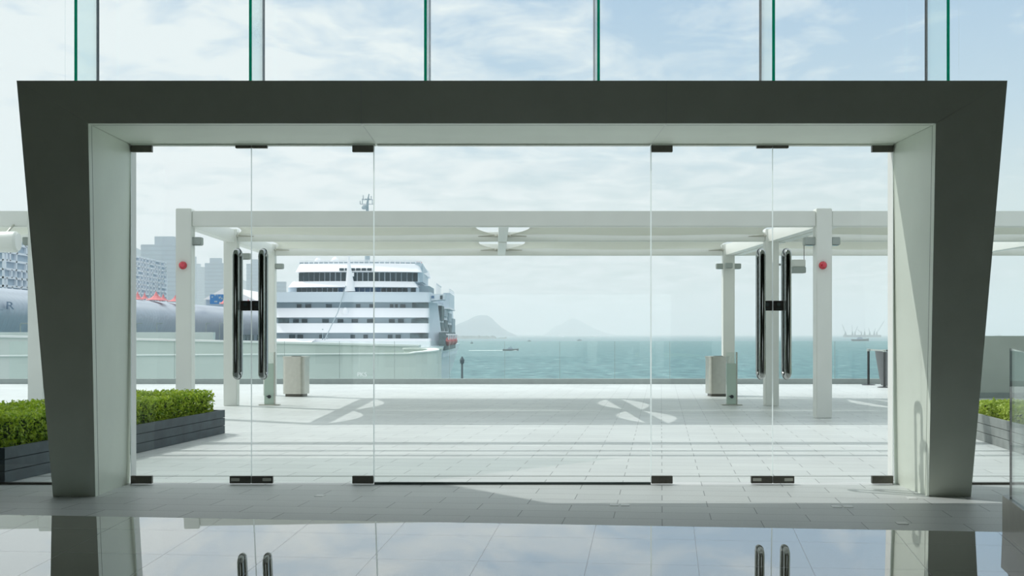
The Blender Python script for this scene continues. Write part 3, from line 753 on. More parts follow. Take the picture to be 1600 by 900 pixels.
# harbour walls seen through the balustrade (road ramp below the terrace)
def wall_run(pts, z_of, thick, zb, name, m, label, cap=None):
    mb = MB(); capm = MB(); n = len(pts)
    L_, R_ = [], []
    for i, p in enumerate(pts):
        a_ = Vector(pts[max(i - 1, 0)]); b_ = Vector(pts[min(i + 1, n - 1)]); tt = (b_ - a_).normalized(); nn_ = Vector((-tt.y, tt.x))
        L_.append(Vector(p)); R_.append(Vector(p) + nn_ * thick)
    vs = []; fs = []
    for i in range(n):
        z = z_of(i / (n - 1)); vs += [(L_[i].x, L_[i].y, zb), (L_[i].x, L_[i].y, z), (R_[i].x, R_[i].y, z), (R_[i].x, R_[i].y, zb)]
    for i in range(n - 1):
        for k in range(4): fs.append((4 * i + k, 4 * i + (k + 1) % 4, 4 * i + 4 + (k + 1) % 4, 4 * i + 4 + k))
    fs += [(3, 2, 1, 0), tuple(4 * (n - 1) + k for k in range(4))]
    mb.add(vs, fs)
    o = mb.build(name, m, smooth=False)
    tag(o, label, 'wall', kind='structure')
    if cap:
        vs = []; fs = []
        for i in range(n):
            z = z_of(i / (n - 1)); d_ = (R_[i] - L_[i]).normalized() * .08
            a_ = L_[i] - d_; b_ = R_[i] + d_
            vs += [(a_.x, a_.y, z), (a_.x, a_.y, z + cap), (b_.x, b_.y, z + cap), (b_.x, b_.y, z)]
        for i in range(n - 1):
            for k in range(4): fs.append((4 * i + k, 4 * i + (k + 1) % 4, 4 * i + 4 + (k + 1) % 4, 4 * i + 4 + k))
        fs += [(3, 2, 1, 0), tuple(4 * (n - 1) + k for k in range(4))]
        MB().add(vs, fs).build('coping', M['parapet_cap'], o)
    return o
# far wall: slopes down to the right, tops seen at 528 .. 541 px
pts = []
for k in range(25):
    u = k / 24; px = -60 + u * 715; d = 66 - 2 * u; pts.append(((px - 800) * d / 2000, d))
wall_run(pts, lambda u: EYE - (4 + u * 15.5) * 65 / 2000, .5, -10, 'wall_far', M['parapet'], 'long pale parapet wall of the road ramp behind the balustrade, sloping down to the ship', .1)
# nearer wall with a rounded end
pts = []
for k in range(17):
    u = k / 16; px = -60 + u * 690; d = 56 - 1.0 * u; pts.append(((px - 800) * d / 2000, d))
ex, ey = pts[-1]
for k in range(1, 13):
    a_ = k / 12 * math.pi * .75; pts.append((ex + 1.4 * math.sin(a_), ey + 1.4 - 1.4 * math.cos(a_)))
NP = len(pts)
wall_run(pts, lambda u: EYE - ((36 - min(u, .75) * 8) if u < .62 else (30 - (u - .62) * 16)) * 55 / 2000, .35, -10, 'wall_near', M['parapet'], 'lower pale parapet wall with rounded end nearer the balustrade', .05)
struct('wall_end', MB().lathe([(.86, -10), (.86, .70), (.92, .70), (.92, .77)], (-4.08, 58.5, 0), 40), M['parapet'], 'round pale end of the road ramp wall beside the ship', 'wall', True)
# pale ledge of the terminal
struct('wall_terminal', MB().box((-40 - 800) * .04, (333 - 800) * .04, 80, 80.6, -10, EYE + .12), M['parapet'], 'white ledge below the corrugated terminal', 'wall')

# terminal building: long corrugated side
tb = thing('terminal_building', (-62, 200, -10), 'long grey corrugated terminal building with rounded top on the left', 'building')
prof = [(-60.5, -10), (-58.6, -2), (-57.4, 1.2), (-56.7, 3.0), (-56.4, 4.2), (-56.9, 5.3), (-58.4, 6.2), (-61, 6.75), (-68, 7.0), (-95, 7.0), (-95, -10)]
for _ in range(2):      # round the profile off
    q_ = [prof[0]]
    for a_, b_ in zip(prof[:-3], prof[1:-2]): q_ += [(a_[0] * .75 + b_[0] * .25, a_[1] * .75 + b_[1] * .25), (a_[0] * .25 + b_[0] * .75, a_[1] * .25 + b_[1] * .75)]
    prof = q_ + prof[-3:]
vs = []; fs = []; ny = 520
for j in range(ny + 1):
    y = 95 + j * .45; bend = 6.0 * ((y - 95) / 235) ** 1.5
    k = (.16 if j % 3 == 0 else 0)
    for (x, z) in prof: vs.append((x + bend + (k if x > -64 else 0), y, z + (k if z > 6 else 0)))
n_ = len(prof)
for j in range(ny):
    for i in range(n_): fs.append((j * n_ + i, j * n_ + (i + 1) % n_, (j + 1) * n_ + (i + 1) % n_, (j + 1) * n_ + i))
fs += [tuple(range(n_)), tuple(ny * n_ + k for k in range(n_))[::-1]]
MB().add(vs, fs).build('corrugated_shell', M['corrugated'], tb, smooth=True)
for (px, d) in ((343, 240), (360, 248), (392, 262), (405, 268), (420, 276)):
    p = U(px, 527, d); MB().box(-51.4, -50.6, d - 4, d + 3, p.z - .6, p.z + .5).build('window', M['ship_dark'], tb)
for b_, y_ in (('_', 138.6), ('R', 141.6)):
    text(b_, 'letter', 1.2, (-55.55, y_, 4.15), (math.pi / 2, 0, math.pi / 2), M['tower_dark'], tb, .02).scale = (3.4, 1, 1)
for i, (px, d) in enumerate(((32, 112), (213, 150), (245, 160), (322, 185), (343, 200), (366, 214))):
    p = U(px, 515, d)
    t = thing('street_lamp', (p.x, d, -10), 'thin grey street lamp before the corrugated terminal, ' + ['beside the far left canopy post', 'leftmost within the doorway', 'second within the doorway', 'just right of the near left post', 'between two left posts', 'behind the leftmost door handle'][i], 'street lamp', 'street lamps before the terminal')
    z1 = EYE + 17 * d / 2000
    MB().tube([(p.x, d, -10), (p.x, d, z1 - .1), (p.x + .1, d, z1)], .06, 6).build('pole', M['grey_box'], t)
    MB().bbox(p.x + .05, p.x + .7, d - .12, d + .12, z1 - .08, z1 + .02, .02).build('lamp_head', M['grey_box'], t)

# tents on the roof
for i, (px, py, wpx, d, h, nm) in enumerate(((203, 467, 12, 196, 9, 'leftmost'), (215, 468, 19, 200, 13, 'larger, second'), (226, 467, 12, 222, 11, 'small, third'), (244, 469, 30, 206, 14, 'largest, fourth'),
                                             (255, 470, 16, 228, 11, 'fifth'), (274, 471, 22, 214, 10, 'sixth, partly behind the near left post'), (354, 475, 22, 222, 17, 'beside the blue billboard'), (388, 476, 14, 250, 9, 'between the two door handles'))):
    c_ = U(px, py, d); hw = wpx * d / 4000; zt = c_.z + h * d / 2000
    t = thing('market_tent', (c_.x, d, 7.0), 'red and white peaked tent on the terminal roof, ' + nm, 'tent', 'red peaked tents on the terminal roof')
    vs = []; fs = []; rings = [(1, 0), (.55, .22), (.25, .5), (.07, .85), (.02, 1)]
    for r_, z_ in rings:
        for k in range(8):
            a_ = math.pi / 4 * k + math.pi / 8; vs.append((c_.x + hw * r_ * 1.1 * math.cos(a_), d + hw * r_ * 1.1 * math.sin(a_), c_.z + (zt - c_.z) * z_))
    for j in range(len(rings) - 1):
        for k in range(8): fs.append((j * 8 + k, j * 8 + (k + 1) % 8, (j + 1) * 8 + (k + 1) % 8, (j + 1) * 8 + k))
    fs += [tuple(range(8))[::-1], tuple(range(32, 40))]
    MB().add(vs, fs).build('tent_roof', M['tent'], t)
    m = MB()
    for sx in (-1, 1):
        for sy in (-1, 1): m.box(c_.x + sx * hw * .75 - .08, c_.x + sx * hw * .75 + .08, d + sy * hw * .75 - .08, d + sy * hw * .75 + .08, 6.9, c_.z + .05)
    m.build('tent_frame', M['tent_white'], t)
a_ = U(328, 475, 230); b_ = U(351, 460, 230)
t = thing('billboard', ((a_.x + b_.x) / 2, 230, 7.0), 'blue printed billboard on the terminal roof', 'billboard')
MB().box(a_.x, b_.x, 230, 230.3, a_.z, b_.z).build('panel', M['billboard'], t)
MB().box(a_.x + .2, a_.x + .4, 230.3, 230.6, 6.9, b_.z).box(b_.x - .4, b_.x - .2, 230.3, 230.6, 6.9, b_.z).build('stand', M['grey_box'], t)
# white roofed hall behind tents
a_ = U(322, 468, 300); b_ = U(402, 456, 300)
m = MB(); xs = [a_.x, (a_.x + b_.x) / 2 - 1, b_.x]
m.hull8([(xs[0], 300, -10), (xs[2], 300, -10), (xs[2], 340, -10), (xs[0], 340, -10)], [(xs[0], 300, a_.z), (xs[2], 300, a_.z - .5), (xs[2], 340, a_.z - .5), (xs[0], 340, a_.z)])
t = thing('exhibition_hall', (xs[1], 320, -10), 'low white hall with pitched roof behind the terminal roof', 'building')
m.build('wall', M['lattice_back'], t)
pr = MB(); pr.add([(xs[0] - .5, 299, a_.z), (xs[1], 299, b_.z + 1.2), (xs[2] + .5, 299, a_.z - .5), (xs[0] - .5, 341, a_.z), (xs[1], 341, b_.z + 1.2), (xs[2] + .5, 341, a_.z - .5)], [(0, 2, 1), (3, 4, 5), (0, 1, 4, 3), (1, 2, 5, 4), (0, 3, 5, 2)])
pr.build('roof', M['tent_white'], t)

# lattice fronted building
def grid_building(name, x0, x1, y0, y1, z0, ztop, label, nx, nz, face='x', mz=M['lattice'], mb_=M['lattice_back'], slabs=True):
    t = thing(name, ((x0 + x1) / 2, (y0 + y1) / 2, z0), label, 'building')
    MB().box(x0, x1, y0, y1, z0, ztop).build('wall', mb_, t)
    g = MB(); r = random.Random(3)
    for k in range(nz + 1):
        z = ztop - (ztop - 6) * k / nz; g.box(x0 - .3, x1 + .3, y0 - .5, y0, z - .22, z + .22); g.box(x1, x1 + .5, y0, y1, z - .22, z + .22)
    for k in range(nx + 1):
        x = x0 + (x1 - x0) * k / nx; g.box(x - .18, x + .18, y0 - .5, y0, z0 + 14, ztop)
    n2 = int((y1 - y0) / 2.6)
    for k in range(n2 + 1):
        y = y0 + (y1 - y0) * k / n2
        for s_ in range(nz):
            if r.random() < .85:
                za = ztop - (ztop - 6) * s_ / nz; zb_ = ztop - (ztop - 6) * (s_ + 1) / nz; dy = r.uniform(-.6, .6)
                g.box(x1, x1 + .5, y + dy - .3, y + dy + .3, zb_, za)
    g.build('facade_grid', mz, t)
    return t
grid_building('lattice_building', -110, -93.6, 310, 345, -10, 20.6, 'white lattice fronted building beyond the terminal, left of the hazy tower', 9, 13)
grid_building('balconied_building', -150, -104, 262, 300, -10, 23.5, 'pale balconied building high above the terminal, left of the portal', 16, 10)
# hazy towers
def tower(px0, px1, py, d, label, cap=None, cap_py=None, depth=.6):
    x0 = (px0 - 800) * d / 2000; x1 = (px1 - 800) * d / 2000; z = EYE + (522 - py) * d / 2000
    t = thing('tower', ((x0 + x1) / 2, d, -10), label, 'tower', 'hazy towers across the harbour')
    dp = (x1 - x0) * depth
    MB().box(x0, x1, d, d + dp, -10, z).build('block', M['tower'], t)
    m = MB(); n = max(6, int((z + 10) / 9.0))
    for k in range(n): zz = z - 5 - k * 9.0; m.box(x0 - .3, x1 + .3, d - .3, d + dp + .3, zz, zz + 3)
    m.build('window_bands', M['tower_dark'], t)
    if cap:
        a0, a1 = [(c_ - 800) * d / 2000 for c_ in cap]
        MB().box(a0, a1, d + dp * .15, d + dp * .85, z, EYE + (522 - cap_py) * d / 2000).build('crown_block', M['tower'], t)
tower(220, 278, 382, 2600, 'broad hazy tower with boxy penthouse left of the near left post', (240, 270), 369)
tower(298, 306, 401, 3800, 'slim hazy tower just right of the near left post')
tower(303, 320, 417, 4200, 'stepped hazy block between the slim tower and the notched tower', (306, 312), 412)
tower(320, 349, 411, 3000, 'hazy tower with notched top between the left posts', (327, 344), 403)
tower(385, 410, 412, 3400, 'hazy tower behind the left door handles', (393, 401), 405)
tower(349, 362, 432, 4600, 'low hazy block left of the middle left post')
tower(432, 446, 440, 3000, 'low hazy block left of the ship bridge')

# islands
def island(name, prof_px, d, depth, label, m=None):
    """ridge profile in sight-line points; body with real depth"""
    vs = []; n = len(prof_px); rows = [(-1, .0), (-.6, .55), (0, 1), (.6, .6), (1, 0)]
    for (v, k) in rows:
        for (px, py) in prof_px:
            p = U(px, py, d); h = max(p.z + 10, 0)
            vs.append((p.x + 12 * noise.noise(Vector((p.x * .01, v, 0))), d + v * depth, -10.5 + h * k * (1 + (.06 * noise.noise(Vector((p.x * .02, v * 3, 1))) if k < 1 else 0))))
    fs = [(j * n + i, j * n + i + 1, (j + 1) * n + i + 1, (j + 1) * n + i) for j in range(len(rows) - 1) for i in range(n - 1)]
    o = MB().add(vs, fs).build(name, m or M['hill'], smooth=True)
    return tag(o, label, 'island')
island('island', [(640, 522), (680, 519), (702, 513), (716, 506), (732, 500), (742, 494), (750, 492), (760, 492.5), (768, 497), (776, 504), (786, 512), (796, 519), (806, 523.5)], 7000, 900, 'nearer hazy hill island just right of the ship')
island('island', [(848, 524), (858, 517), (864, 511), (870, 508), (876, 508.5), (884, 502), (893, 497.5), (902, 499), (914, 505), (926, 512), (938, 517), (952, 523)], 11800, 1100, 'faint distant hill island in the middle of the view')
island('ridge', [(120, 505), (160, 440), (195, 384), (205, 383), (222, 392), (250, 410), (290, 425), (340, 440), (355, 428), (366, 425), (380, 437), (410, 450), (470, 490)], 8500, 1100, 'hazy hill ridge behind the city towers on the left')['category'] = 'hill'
bw = MB(); vs = []; fs = []
for k in range(60):
    u = k / 59; px = 700 + u * 92; d = 3100; x = (px - 800) * d / 2000; h = 3 + 3.5 * noise.noise(Vector((u * 22, 0, 0))) + (4 if u < .8 else 0) * 1.0
    vs += [(x, d - 16, -10.2), (x, d - 3, -10 + h), (x, d + 6, -10 + h), (x, d + 20, -10.2)]
for k in range(59):
    for i in range(3): fs.append((4 * k + i, 4 * k + i + 1, 4 * k + 5 + i, 4 * k + 4 + i))
tag(bw.add(vs, fs).build('breakwater', M['rock']), 'low rocky breakwater below the nearer island', 'breakwater')

# boats
def boat(px, py, lpx, hpx, label, dark=True, wake=0, cab=.4, d=None):
    d = d or 2000 * 11.4 / (py - 522); c_ = U(px, py, d); Lh = lpx * d / 4000; H = hpx * d / 2000; zb = -10.05
    t = thing('boat', (c_.x, d, -10), label, 'boat', 'small boats on the harbour')
    m = M['boat_dark'] if dark else M['ship_white']
    secs = [(-1, .55, .55), (-.5, .62, .5), (.2, .6, .55), (.7, .4, .65), (1, .04, .8)]
    vs = []; fs = []
    for u, wd, z in secs: 
        W = Lh * .5 * wd; vs += [(c_.x + u * Lh, d - W, zb + H * z * .75), (c_.x + u * Lh, d - W * .55, zb), (c_.x + u * Lh, d + W * .55, zb), (c_.x + u * Lh, d + W, zb + H * z * .75)]
    for i in range(4):
        for k in range(4): fs.append((4 * i + k, 4 * i + (k + 1) % 4, 4 * i + 4 + (k + 1) % 4, 4 * i + 4 + k))
    fs += [(0, 1, 2, 3), (19, 18, 17, 16)]
    MB().add(vs, fs).build('hull', m, t)
    MB().hull8([(c_.x - Lh * .45, d - Lh * .2, zb + H * .35), (c_.x + Lh * .35, d - Lh * .2, zb + H * .35), (c_.x + Lh * .35, d + Lh * .2, zb + H * .35), (c_.x - Lh * .45, d + Lh * .2, zb + H * .35)],
               [(c_.x - Lh * .3, d - Lh * .16, zb + H * .8), (c_.x + Lh * .15, d - Lh * .16, zb + H * .8), (c_.x + Lh * .15, d + Lh * .16, zb + H * .8), (c_.x - Lh * .3, d + Lh * .16, zb + H * .8)]).build('cabin', M['tower'] if dark else m, t)
    MB().tube([(c_.x, d, zb + H * .7), (c_.x, d, zb + H * 1.15)], max(.12, H * .03), 6).build('mast', m, t)
    if wake:
        W = wake * d / 2000
        MB().hull8([(c_.x - W, d + 2, -10.02), (c_.x + Lh * .8, d - Lh * .25, -10.02), (c_.x + Lh * .8, d + Lh * .3, -10.02), (c_.x - W, d + 14, -10.02)],
                   [(c_.x - W, d + 4, -9.9), (c_.x + Lh * .7, d - Lh * .2, -9.6), (c_.x + Lh * .7, d + Lh * .25, -9.6), (c_.x - W, d + 12, -9.9)]).build('wake', M['foam'], t)['label'] = 'white foaming wake'
boat(798, 548, 25, 6.5, 'dark launch trailing a long white wake right of the ship', wake=66)
boat(827, 533.5, 5, 3, 'tiny dark boat above and right of the launch')
boat(905, 532.5, 7, 3.5, 'small dark boat below the fainter island', wake=7)
boat(875, 526.5, 13, 4, 'small white ferry at the foot of the fainter island', dark=False, wake=6)
boat(931, 526.5, 20, 3, 'pale low vessel on the horizon right of the fainter island', dark=False, wake=10)
boat(737, 537, 3.5, 5, 'tiny sailing dinghy near the breakwater')
boat(1112, 526.5, 12, 3, 'small white boat on the horizon left of the far right canopy post', dark=False)
boat(1344, 533, 27, 7.5, 'dark cargo boat below the crane barges')
boat(1560, 525, 9, 3, 'tiny vessel on the horizon above the concrete wall', d=7000)
# crane barges
for i, (px, wd, arms, nm) in enumerate(((1330, 22, ((-9, 4, -14, 20), (2, 3, 1, 19), (6, 2, 10, 17)), 'left group with three jibs'), (1348, 10, ((-2, 2, -8, 12), (3, 3, 3, 13)), 'middle pair of short cranes'), (1364, 22, ((-5, 3, -7, 15), (2, 3, 4, 14), (6, 3, 18, 26)), 'right group with one long slanting jib'))):
    d = 4600; py = 527; c_ = U(px, py, d); k = d / 2000
    t = thing('crane_barge', (c_.x, d, -10), 'hazy crane barge on the horizon, ' + nm, 'crane barge', 'crane barges on the horizon')
    MB().bbox(c_.x - wd * k / 2, c_.x + wd * k / 2, d - 15, d + 15, -10.2, -10 + 3.5 * k, .5).build('barge', M['boat_dark'], t)
    for (bx, bw_, tx_, th) in arms:
        m = MB().tube([(c_.x + bx * k, d, -10 + 3 * k), (c_.x + bx * k, d, -10 + 9 * k)], [bw_ * k * .6, .5 * k], 6)
        m.tube([(c_.x + bx * k, d, -10 + 6 * k), (c_.x + tx_ * k, d, -10 + th * k)], .28 * k, 5)
        m.tube([(c_.x + bx * k, d, -10 + 9 * k), (c_.x + tx_ * k, d, -10 + th * k)], .12 * k, 5)
        m.build('crane', M['boat_dark'], t)
# marker pole in the water
d = 110
t = thing('marker_pole', (U(722, 560, d).x, d, -10), 'thin dark marker pole rising from the water beside the ship', 'pole')
x = U(722, 560, d).x
MB().tube([(x, d, -10.1), (x, d, EYE - 41 * d / 2000)], .09, 8).build('pole', M['boat_dark'], t)
MB().lathe([(.16, 0), (.2, .3), (.05, .6)], (x, d, EYE - 46 * d / 2000), 10).build('beacon', M['boat_dark'], t)
MB().lathe([(.8, -10.1), (.8, -3.2), (.6, -2.9)], (x + .3, d, 0), 12).build('pile', M['boat_dark'], t)

# ------------------------------------------------------------------ ship
D = 220.0; K = D / 2000
def sx(px): return (px - 800) * K
def sz(py): return EYE + (522 - py) * K
ship = thing('cruise_ship', (sx(555), D + 30, -10), 'large white passenger ship moored bow on behind the pale wall', 'ship')
def plan(x0, x1, y, r, yb, sag=1.6, n=6):
    """front edge bowed towards the viewer, rounded corners"""
    pts = []
    for k in range(n + 1):
        a_ = math.pi / 2 * k / n; pts.append((x0 + r - r * math.cos(a_), y + r - r * math.sin(a_)))
    for k in range(1, 12):
        u = k / 12; pts.append((x0 + r + (x1 - x0 - 2 * r) * u, y - sag * 4 * u * (1 - u)))
    for k in range(n + 1):
        a_ = math.pi / 2 * (1 - k / n); pts.append((x1 - r + r * math.cos(a_), y + r - r * math.sin(a_)))
    pts += [(x1, yb), (x0, yb)]
    return pts
def band(x0, x1, py0, py1, y, m, name='deck_band', lean=.8, r=.9, yb=282, narrow=0, smooth=False):
    bot = plan(x0, x1, y, r, yb); top = plan(x0 + narrow, x1 - narrow, y + lean, r, yb)
    return MB().prism(bot, sz(py1), sz(py0), top).build(name, m, ship, smooth)
XL, XR = sx(424), sx(669)
# the three recessed decks and the white bands between them, bottom up
def deck_windows(py0, py1, y, cols, m=None, x0=None, x1=None, sag=1.6):
    for (a0, a1) in cols:
        xa, xb = sx(a0), sx(a1); u = ((xa + xb) / 2 - x0) / (x1 - x0); yy = y - sag * 4 * u * (1 - u)
        MB().box(xa, xb, yy - .06, yy + .8, sz(py1), sz(py0)).build('window', m or M['ship_glass'], ship)
y0 = D
band(XL, XR + .3, 529, 546, y0 - .6, M['ship_white'], lean=1.2)
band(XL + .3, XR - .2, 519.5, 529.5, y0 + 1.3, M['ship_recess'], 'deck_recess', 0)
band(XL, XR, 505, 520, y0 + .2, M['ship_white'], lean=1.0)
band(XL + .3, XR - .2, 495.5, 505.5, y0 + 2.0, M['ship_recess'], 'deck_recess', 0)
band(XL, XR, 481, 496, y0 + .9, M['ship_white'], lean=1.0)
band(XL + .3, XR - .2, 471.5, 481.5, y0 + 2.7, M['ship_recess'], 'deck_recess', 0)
W_ = dict(x0=XL, x1=XR)
deck_windows(498.5, 504, y0 + 2.0, ((456, 465), (470, 479), (503, 513), (527, 536), (549, 559), (573, 583), (607, 616), (621, 630)), **W_)
deck_windows(498, 505, y0 + 2.0, ((432, 449), (637, 668)), M['ship_dark'], **W_)
deck_windows(523, 529, y0 + 1.3, ((451, 460), (464, 473), (499, 506), (548, 555), (568, 575), (606, 613), (618, 626)), **W_)
deck_windows(521, 529, y0 + 1.3, ((634, 668),), M['ship_dark'], **W_)
deck_windows(475, 480.5, y0 + 2.7, ((461, 468), (475, 484), (508, 517), (555, 562), (576, 584), (608, 613), (616, 620), (624, 632)), **W_)
deck_windows(472.5, 481, y0 + 2.7, ((639, 668),), M['ship_dark'], **W_)
# bridge deck front with its wing
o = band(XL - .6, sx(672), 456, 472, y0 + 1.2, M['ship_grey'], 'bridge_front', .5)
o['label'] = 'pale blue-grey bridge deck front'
m = MB().hull8([(sx(640), D + 2.2, sz(471.5)), (sx(693), D + 2.2, sz(467.5)), (sx(693), D + 8, sz(467.5)), (sx(640), D + 8, sz(471.5))], [(sx(640), D + 2.2, sz(459)), (sx(694), D + 2.2, sz(459)), (sx(694), D + 8, sz(459)), (sx(640), D + 8, sz(459))])
wg = m.build('bridge_wing', M['ship_grey'], ship)
MB().box(sx(686.5), sx(690.5), D + 2.0, D + 2.3, sz(467), sz(461)).build('wing_window', M['ship_glass'], wg)
MB().box(sx(667), sx(671), D + 2.0, D + 2.3, sz(465.5), sz(461.5)).box(sx(673), sx(677), D + 2.0, D + 2.3, sz(465.5), sz(461.5)).build('blue_emblem', M['ship_blue'], wg)['label'] = 'two small blue squares'
band(XL + 2, sx(650), 447.5, 456.5, y0 + 4.2, M['ship_grey'], 'deck_recess', 0, yb=262)
cols = [(458 + i * 8.45, 465 + i * 8.45) for i in range(21)]; cols.append((639.5, 647))
for i, (a0, a1) in enumerate(cols): deck_windows(449, 455.5, y0 + 4.2, ((a0, a1),), M['ship_blue'] if 8 <= i <= 15 else M['ship_glass'], x0=XL + 2, x1=sx(650))
band(sx(445), sx(650), 438.5, 448, y0 + 2.6, M['ship_white'], lean=1.1, yb=260, narrow=.6)
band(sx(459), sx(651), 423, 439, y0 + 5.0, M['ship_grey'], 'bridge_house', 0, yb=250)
for i in range(22): deck_windows(424.5, 438, y0 + 5.0, ((459.5 + i * 8.7, 466.6 + i * 8.7),), x0=sx(459), x1=sx(651))
band(sx(455), sx(656), 409.5, 423.5, y0 + 3.6, M['ship_white'], lean=1.6, yb=250, narrow=.5)
for i in range(6): deck_windows(418, 421.6, y0 + 3.75, ((527.5 + i * 8.8, 534.5 + i * 8.8),), x0=sx(455), x1=sx(656))
# top rail
m = MB(); yy = lambda u: y0 + 5.6 - 1.9 * 4 * u * (1 - u)
for i in range(25):
    u = i / 24; x = sx(459) + (sx(654) - sx(459)) * u; m.box(x - .07, x + .07, yy(u) - .05, yy(u) + .05, sz(410), sz(405.5))
    if i < 24:
        u2 = (i + 1) / 24; x2 = sx(459) + (sx(654) - sx(459)) * u2
        for zz in (405.2, 407.5): m.hull8([(x, yy(u) - .05, sz(zz)), (x, yy(u) + .05, sz(zz)), (x, yy(u) + .05, sz(zz) + .12), (x, yy(u) - .05, sz(zz) + .12)], [(x2, yy(u2) - .05, sz(zz)), (x2, yy(u2) + .05, sz(zz)), (x2, yy(u2) + .05, sz(zz) + .12), (x2, yy(u2) - .05, sz(zz) + .12)])
m.build('top_rail', M['ship_white'], ship)
m = MB()
for i in range(24):
    u = (i + .5) / 24; x = sx(459) + (sx(654) - sx(459)) * u; m.box(x - .38, x + .38, yy(u) + .3, yy(u) + .36, sz(410), sz(406))
m.build('rail_screen', M['ship_recess'], ship)
MB().box(sx(612), sx(632), D + 14, D + 16, sz(407), sz(401.5)).box(sx(640), sx(649), D + 14, D + 16, sz(407), sz(401.5)).build('deck_house', M['ship_red'], ship)['label'] = 'dark red deck boxes on the top deck'
m = MB().lathe([(.9, 0), (.85, .8), (.4, 1.4), (.02, 1.6)], (sx(506), D + 14, sz(408)), 16).lathe([(.7, 0), (.7, .7), (.3, 1.3)], (sx(479), D + 13, sz(408)), 14)
m.tube([(sx(519), D + 12, sz(408)), (sx(519), D + 12, sz(401))], .12, 6); m.build('radome', M['ship_white'], ship, True)
# radar mast above the canopy beam
mx_, my = sx(574) * 1.06, D * 1.06 
m = MB(); mz = lambda py: EYE + (522 - py) * my / 2000
m.tube([(mx_, my, sz(408)), (mx_, my, mz(318)), (mx_ + .3, my, mz(303))], [.5, .22, .08], 10)
for py, hw in ((312, 1.0), (319, 1.3), (311, .5)): m.tube([(mx_ - hw, my, mz(py)), (mx_ + hw, my, mz(py))], .06, 6)
for dx, py, h in ((-.9, 319, 1.0), (.9, 319, .8), (-.75, 312, .8), (.7, 312, .7), (1.2, 319, .5), (-1.3, 319, .6)): m.tube([(mx_ + dx, my, mz(py)), (mx_ + dx, my, mz(py) + h)], .07, 6)
m.lathe([(.5, 0), (.62, .35), (.4, .7), (.05, .8)], (mx_ - .45, my, mz(327)), 12)
m.build('radar_mast', M['ship_recess'], ship, True)
# foremast on the bow deck
fy = D + 1.2; f_x = lambda px: (px - 800) * fy / 2000; f_z = lambda py: EYE + (522 - py) * fy / 2000
m = MB(); m.tube([(f_x(547), fy, f_z(455.5)), (f_x(546), fy, f_z(428)), (f_x(545), fy, f_z(412)), (f_x(545), fy, f_z(397))], [.95, .5, .28, .14], 14)
m.box(f_x(537), f_x(553), fy - .1, fy + .1, f_z(400.8), f_z(399.8)).box(f_x(540), f_x(550), fy - .1, fy + .1, f_z(409), f_z(408)); m.box(f_x(549), f_x(553), fy - .3, fy + .3, f_z(432), f_z(426))
fm = m.build('foremast', M['ship_white'], ship, True)
MB().tube([(f_x(541), fy - .5, f_z(447)), (f_x(533), fy - 4, f_z(488)), (f_x(519), fy - 9, f_z(531))], .08, 6).build('stay_wire', M['ship_recess'], fm)
MB().lathe([(.5, 0), (.6, .5), (.35, 1.0), (.02, 1.15)], (f_x(541), fy - 1.5, f_z(491)), 14).build('horn', M['ship_white'], fm, True)
for (px, pa, pb) in ((507, 514, 531), (514, 526, 532), (537, 527, 533)):
    MB().tube([(f_x(px), fy - 2, f_z(pb)), (f_x(px), fy - 2, f_z(pa))], .12, 6).build('deck_post', M['ship_recess'], ship)
# white sloping foredeck plates with a shadowed gap, and hull
hullp = [(XL - .2, D + 4), (XL + 2, D - 14), (XL + 8, D - 32), (sx(555), D - 46), (XR - 6, D - 32), (XR + .3, D - 14), (sx(692), D + 4), (sx(693), D + 70), (XL, D + 70)]
hb = [((p[0] - sx(555)) * .8 + sx(555), p[1] + (6 if p[1] < D else 0)) for p in hullp]
MB().prism(hb, -10.5, sz(541), hullp).build('hull', M['ship_white'], ship)
m = MB(); 
m.hull8([(sx(432), D - 3, sz(543)), (sx(480), D - 5, sz(543)), (sx(480), D - 4, sz(543)), (sx(432), D - 1, sz(543))], [(sx(432), D - 1, sz(529)), (sx(497), D - 1.6, sz(529)), (sx(497), D - 1, sz(529)), (sx(432), D - .4, sz(529))])
m.build('bulwark_plate', M['ship_white'], ship)
# starboard side running away from us: stepped blocks, openings, boats
sb = MB()
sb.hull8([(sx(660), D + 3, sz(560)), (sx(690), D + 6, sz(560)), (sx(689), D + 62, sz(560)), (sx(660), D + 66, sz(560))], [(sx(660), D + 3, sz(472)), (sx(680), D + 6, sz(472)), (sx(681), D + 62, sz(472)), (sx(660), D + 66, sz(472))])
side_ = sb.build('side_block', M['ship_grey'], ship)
for k, (ya, yb, pa, pb) in enumerate(((8, 16, 476, 500), (20, 30, 480, 492), (20, 30, 498, 517), (34, 46, 484, 500), (34, 46, 505, 520), (50, 62, 492, 520), (8, 16, 503, 517))):
    z0_, z1_ = sz(pb), sz(pa)
    MB().box(sx(676), sx(684 + .0 * ya) + .25, D + ya, D + yb, z0_, z1_).build('side_recess', M['ship_recess'] if k % 2 else M['ship_dark'], ship)
MB().box(sx(680), sx(691), D + 26, D + 46, sz(477), sz(450)).build('upper_side', M['ship_grey'], ship)
MB().box(sx(680), sx(692), D + 24, D + 47, sz(478.5), sz(476)).build('side_gallery', M['ship_white'], ship)
m = MB()
for j in range(6): y_ = D + 26 + j * 4; m.box(sx(690.2), sx(691), y_ - .08, y_ + .08, sz(450), sz(443))
m.box(sx(690.2), sx(691), D + 26, D + 46, sz(443.5), sz(442.5)).box(sx(690.2), sx(691), D + 26, D + 46, sz(447), sz(446.5))
for j in range(7): y_ = D + 8 + j * 2.5; m.box(sx(677), sx(677.6), y_ - .08, y_ + .08, sz(458), sz(441))
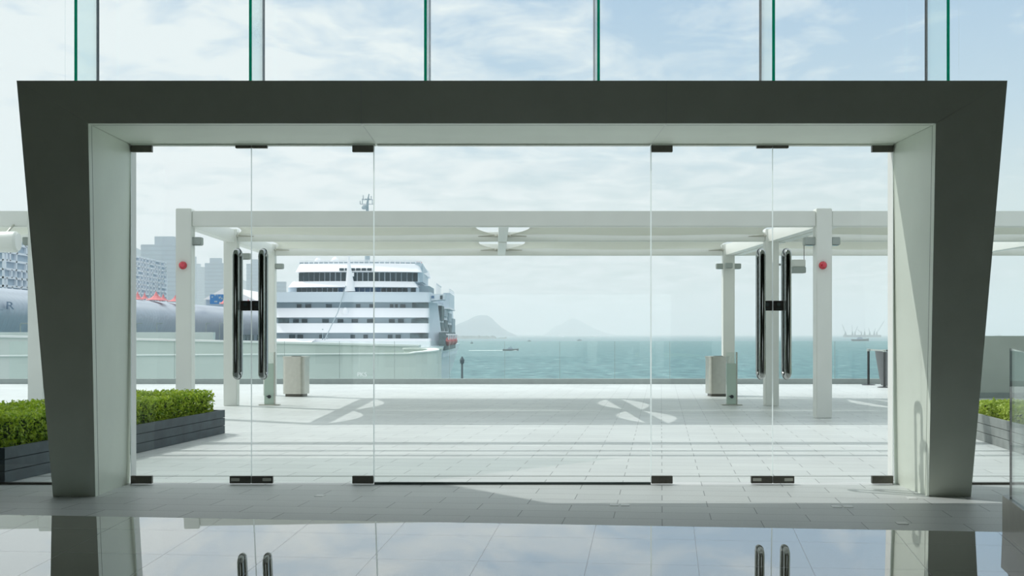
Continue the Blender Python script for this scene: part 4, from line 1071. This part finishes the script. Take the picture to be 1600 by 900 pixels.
m.box(sx(677), sx(677.8), D + 8, D + 24, sz(441), sz(439.6)); m.build('side_rail', M['ship_white'], ship)
MB().box(sx(650), sx(666), D + 8, D + 22, sz(457), sz(444)).build('side_house', M['ship_recess'], ship)
MB().hull8([(sx(645), D + 6, sz(438)), (sx(656), D + 8, sz(438)), (sx(651), D + 26, sz(436)), (sx(640), D + 26, sz(436))], [(sx(645), D + 5, sz(409)), (sx(657), D + 5, sz(409)), (sx(653), D + 26, sz(414)), (sx(640), D + 26, sz(414))]).build('upper_corner', M['ship_grey'], ship)
MB().box(sx(684), sx(694), D + 4, D + 44, sz(548), sz(519)).build('boat_deck', M['ship_dark'], ship)['label'] = 'dark open boat deck'
for j in range(3):
    y_ = D + 9.5 + j * 13; m = MB(); x_ = sx(694)
    m.tube([(x_, y_ - 4.5, sz(533)), (x_, y_ - 3, sz(534)), (x_, y_, sz(534.5)), (x_, y_ + 3, sz(534)), (x_, y_ + 4.5, sz(533))], [.1, .6, .8, .6, .1], 10); 
    lb = m.build('lifeboat', M['ship_red'], ship, True); lb['label'] = 'red lifeboat'
    MB().tube([(x_ - .6, y_ - 3.2, sz(521)), (x_ + .5, y_ - 3.2, sz(524)), (x_ + .4, y_ - 3.2, sz(531))], .14, 6).tube([(x_ - .6, y_ + 3.2, sz(521)), (x_ + .5, y_ + 3.2, sz(524)), (x_ + .4, y_ + 3.2, sz(531))], .14, 6).build('davit', M['ship_white'], ship)

# ------------------------------------------------------------------ haze over the harbour
hz = bpy.data.materials.new('haze'); hz.use_nodes = True; t_ = hz.node_tree; t_.nodes.clear()
o_ = t_.nodes.new('ShaderNodeOutputMaterial'); vs_ = t_.nodes.new('ShaderNodeVolumeScatter'); vs_.inputs['Density'].default_value = .00026; vs_.inputs['Color'].default_value = (.88, .90, .87, 1); vs_.inputs['Anisotropy'].default_value = 0.0
t_.links.new(vs_.outputs[0], o_.inputs['Volume'])
hb_ = MB().box(-6000, 6000, 130, 13000, -9.9, 220).build('haze', hz)
tag(hb_, 'thin pale sea haze lying over the harbour', 'haze', kind='stuff')
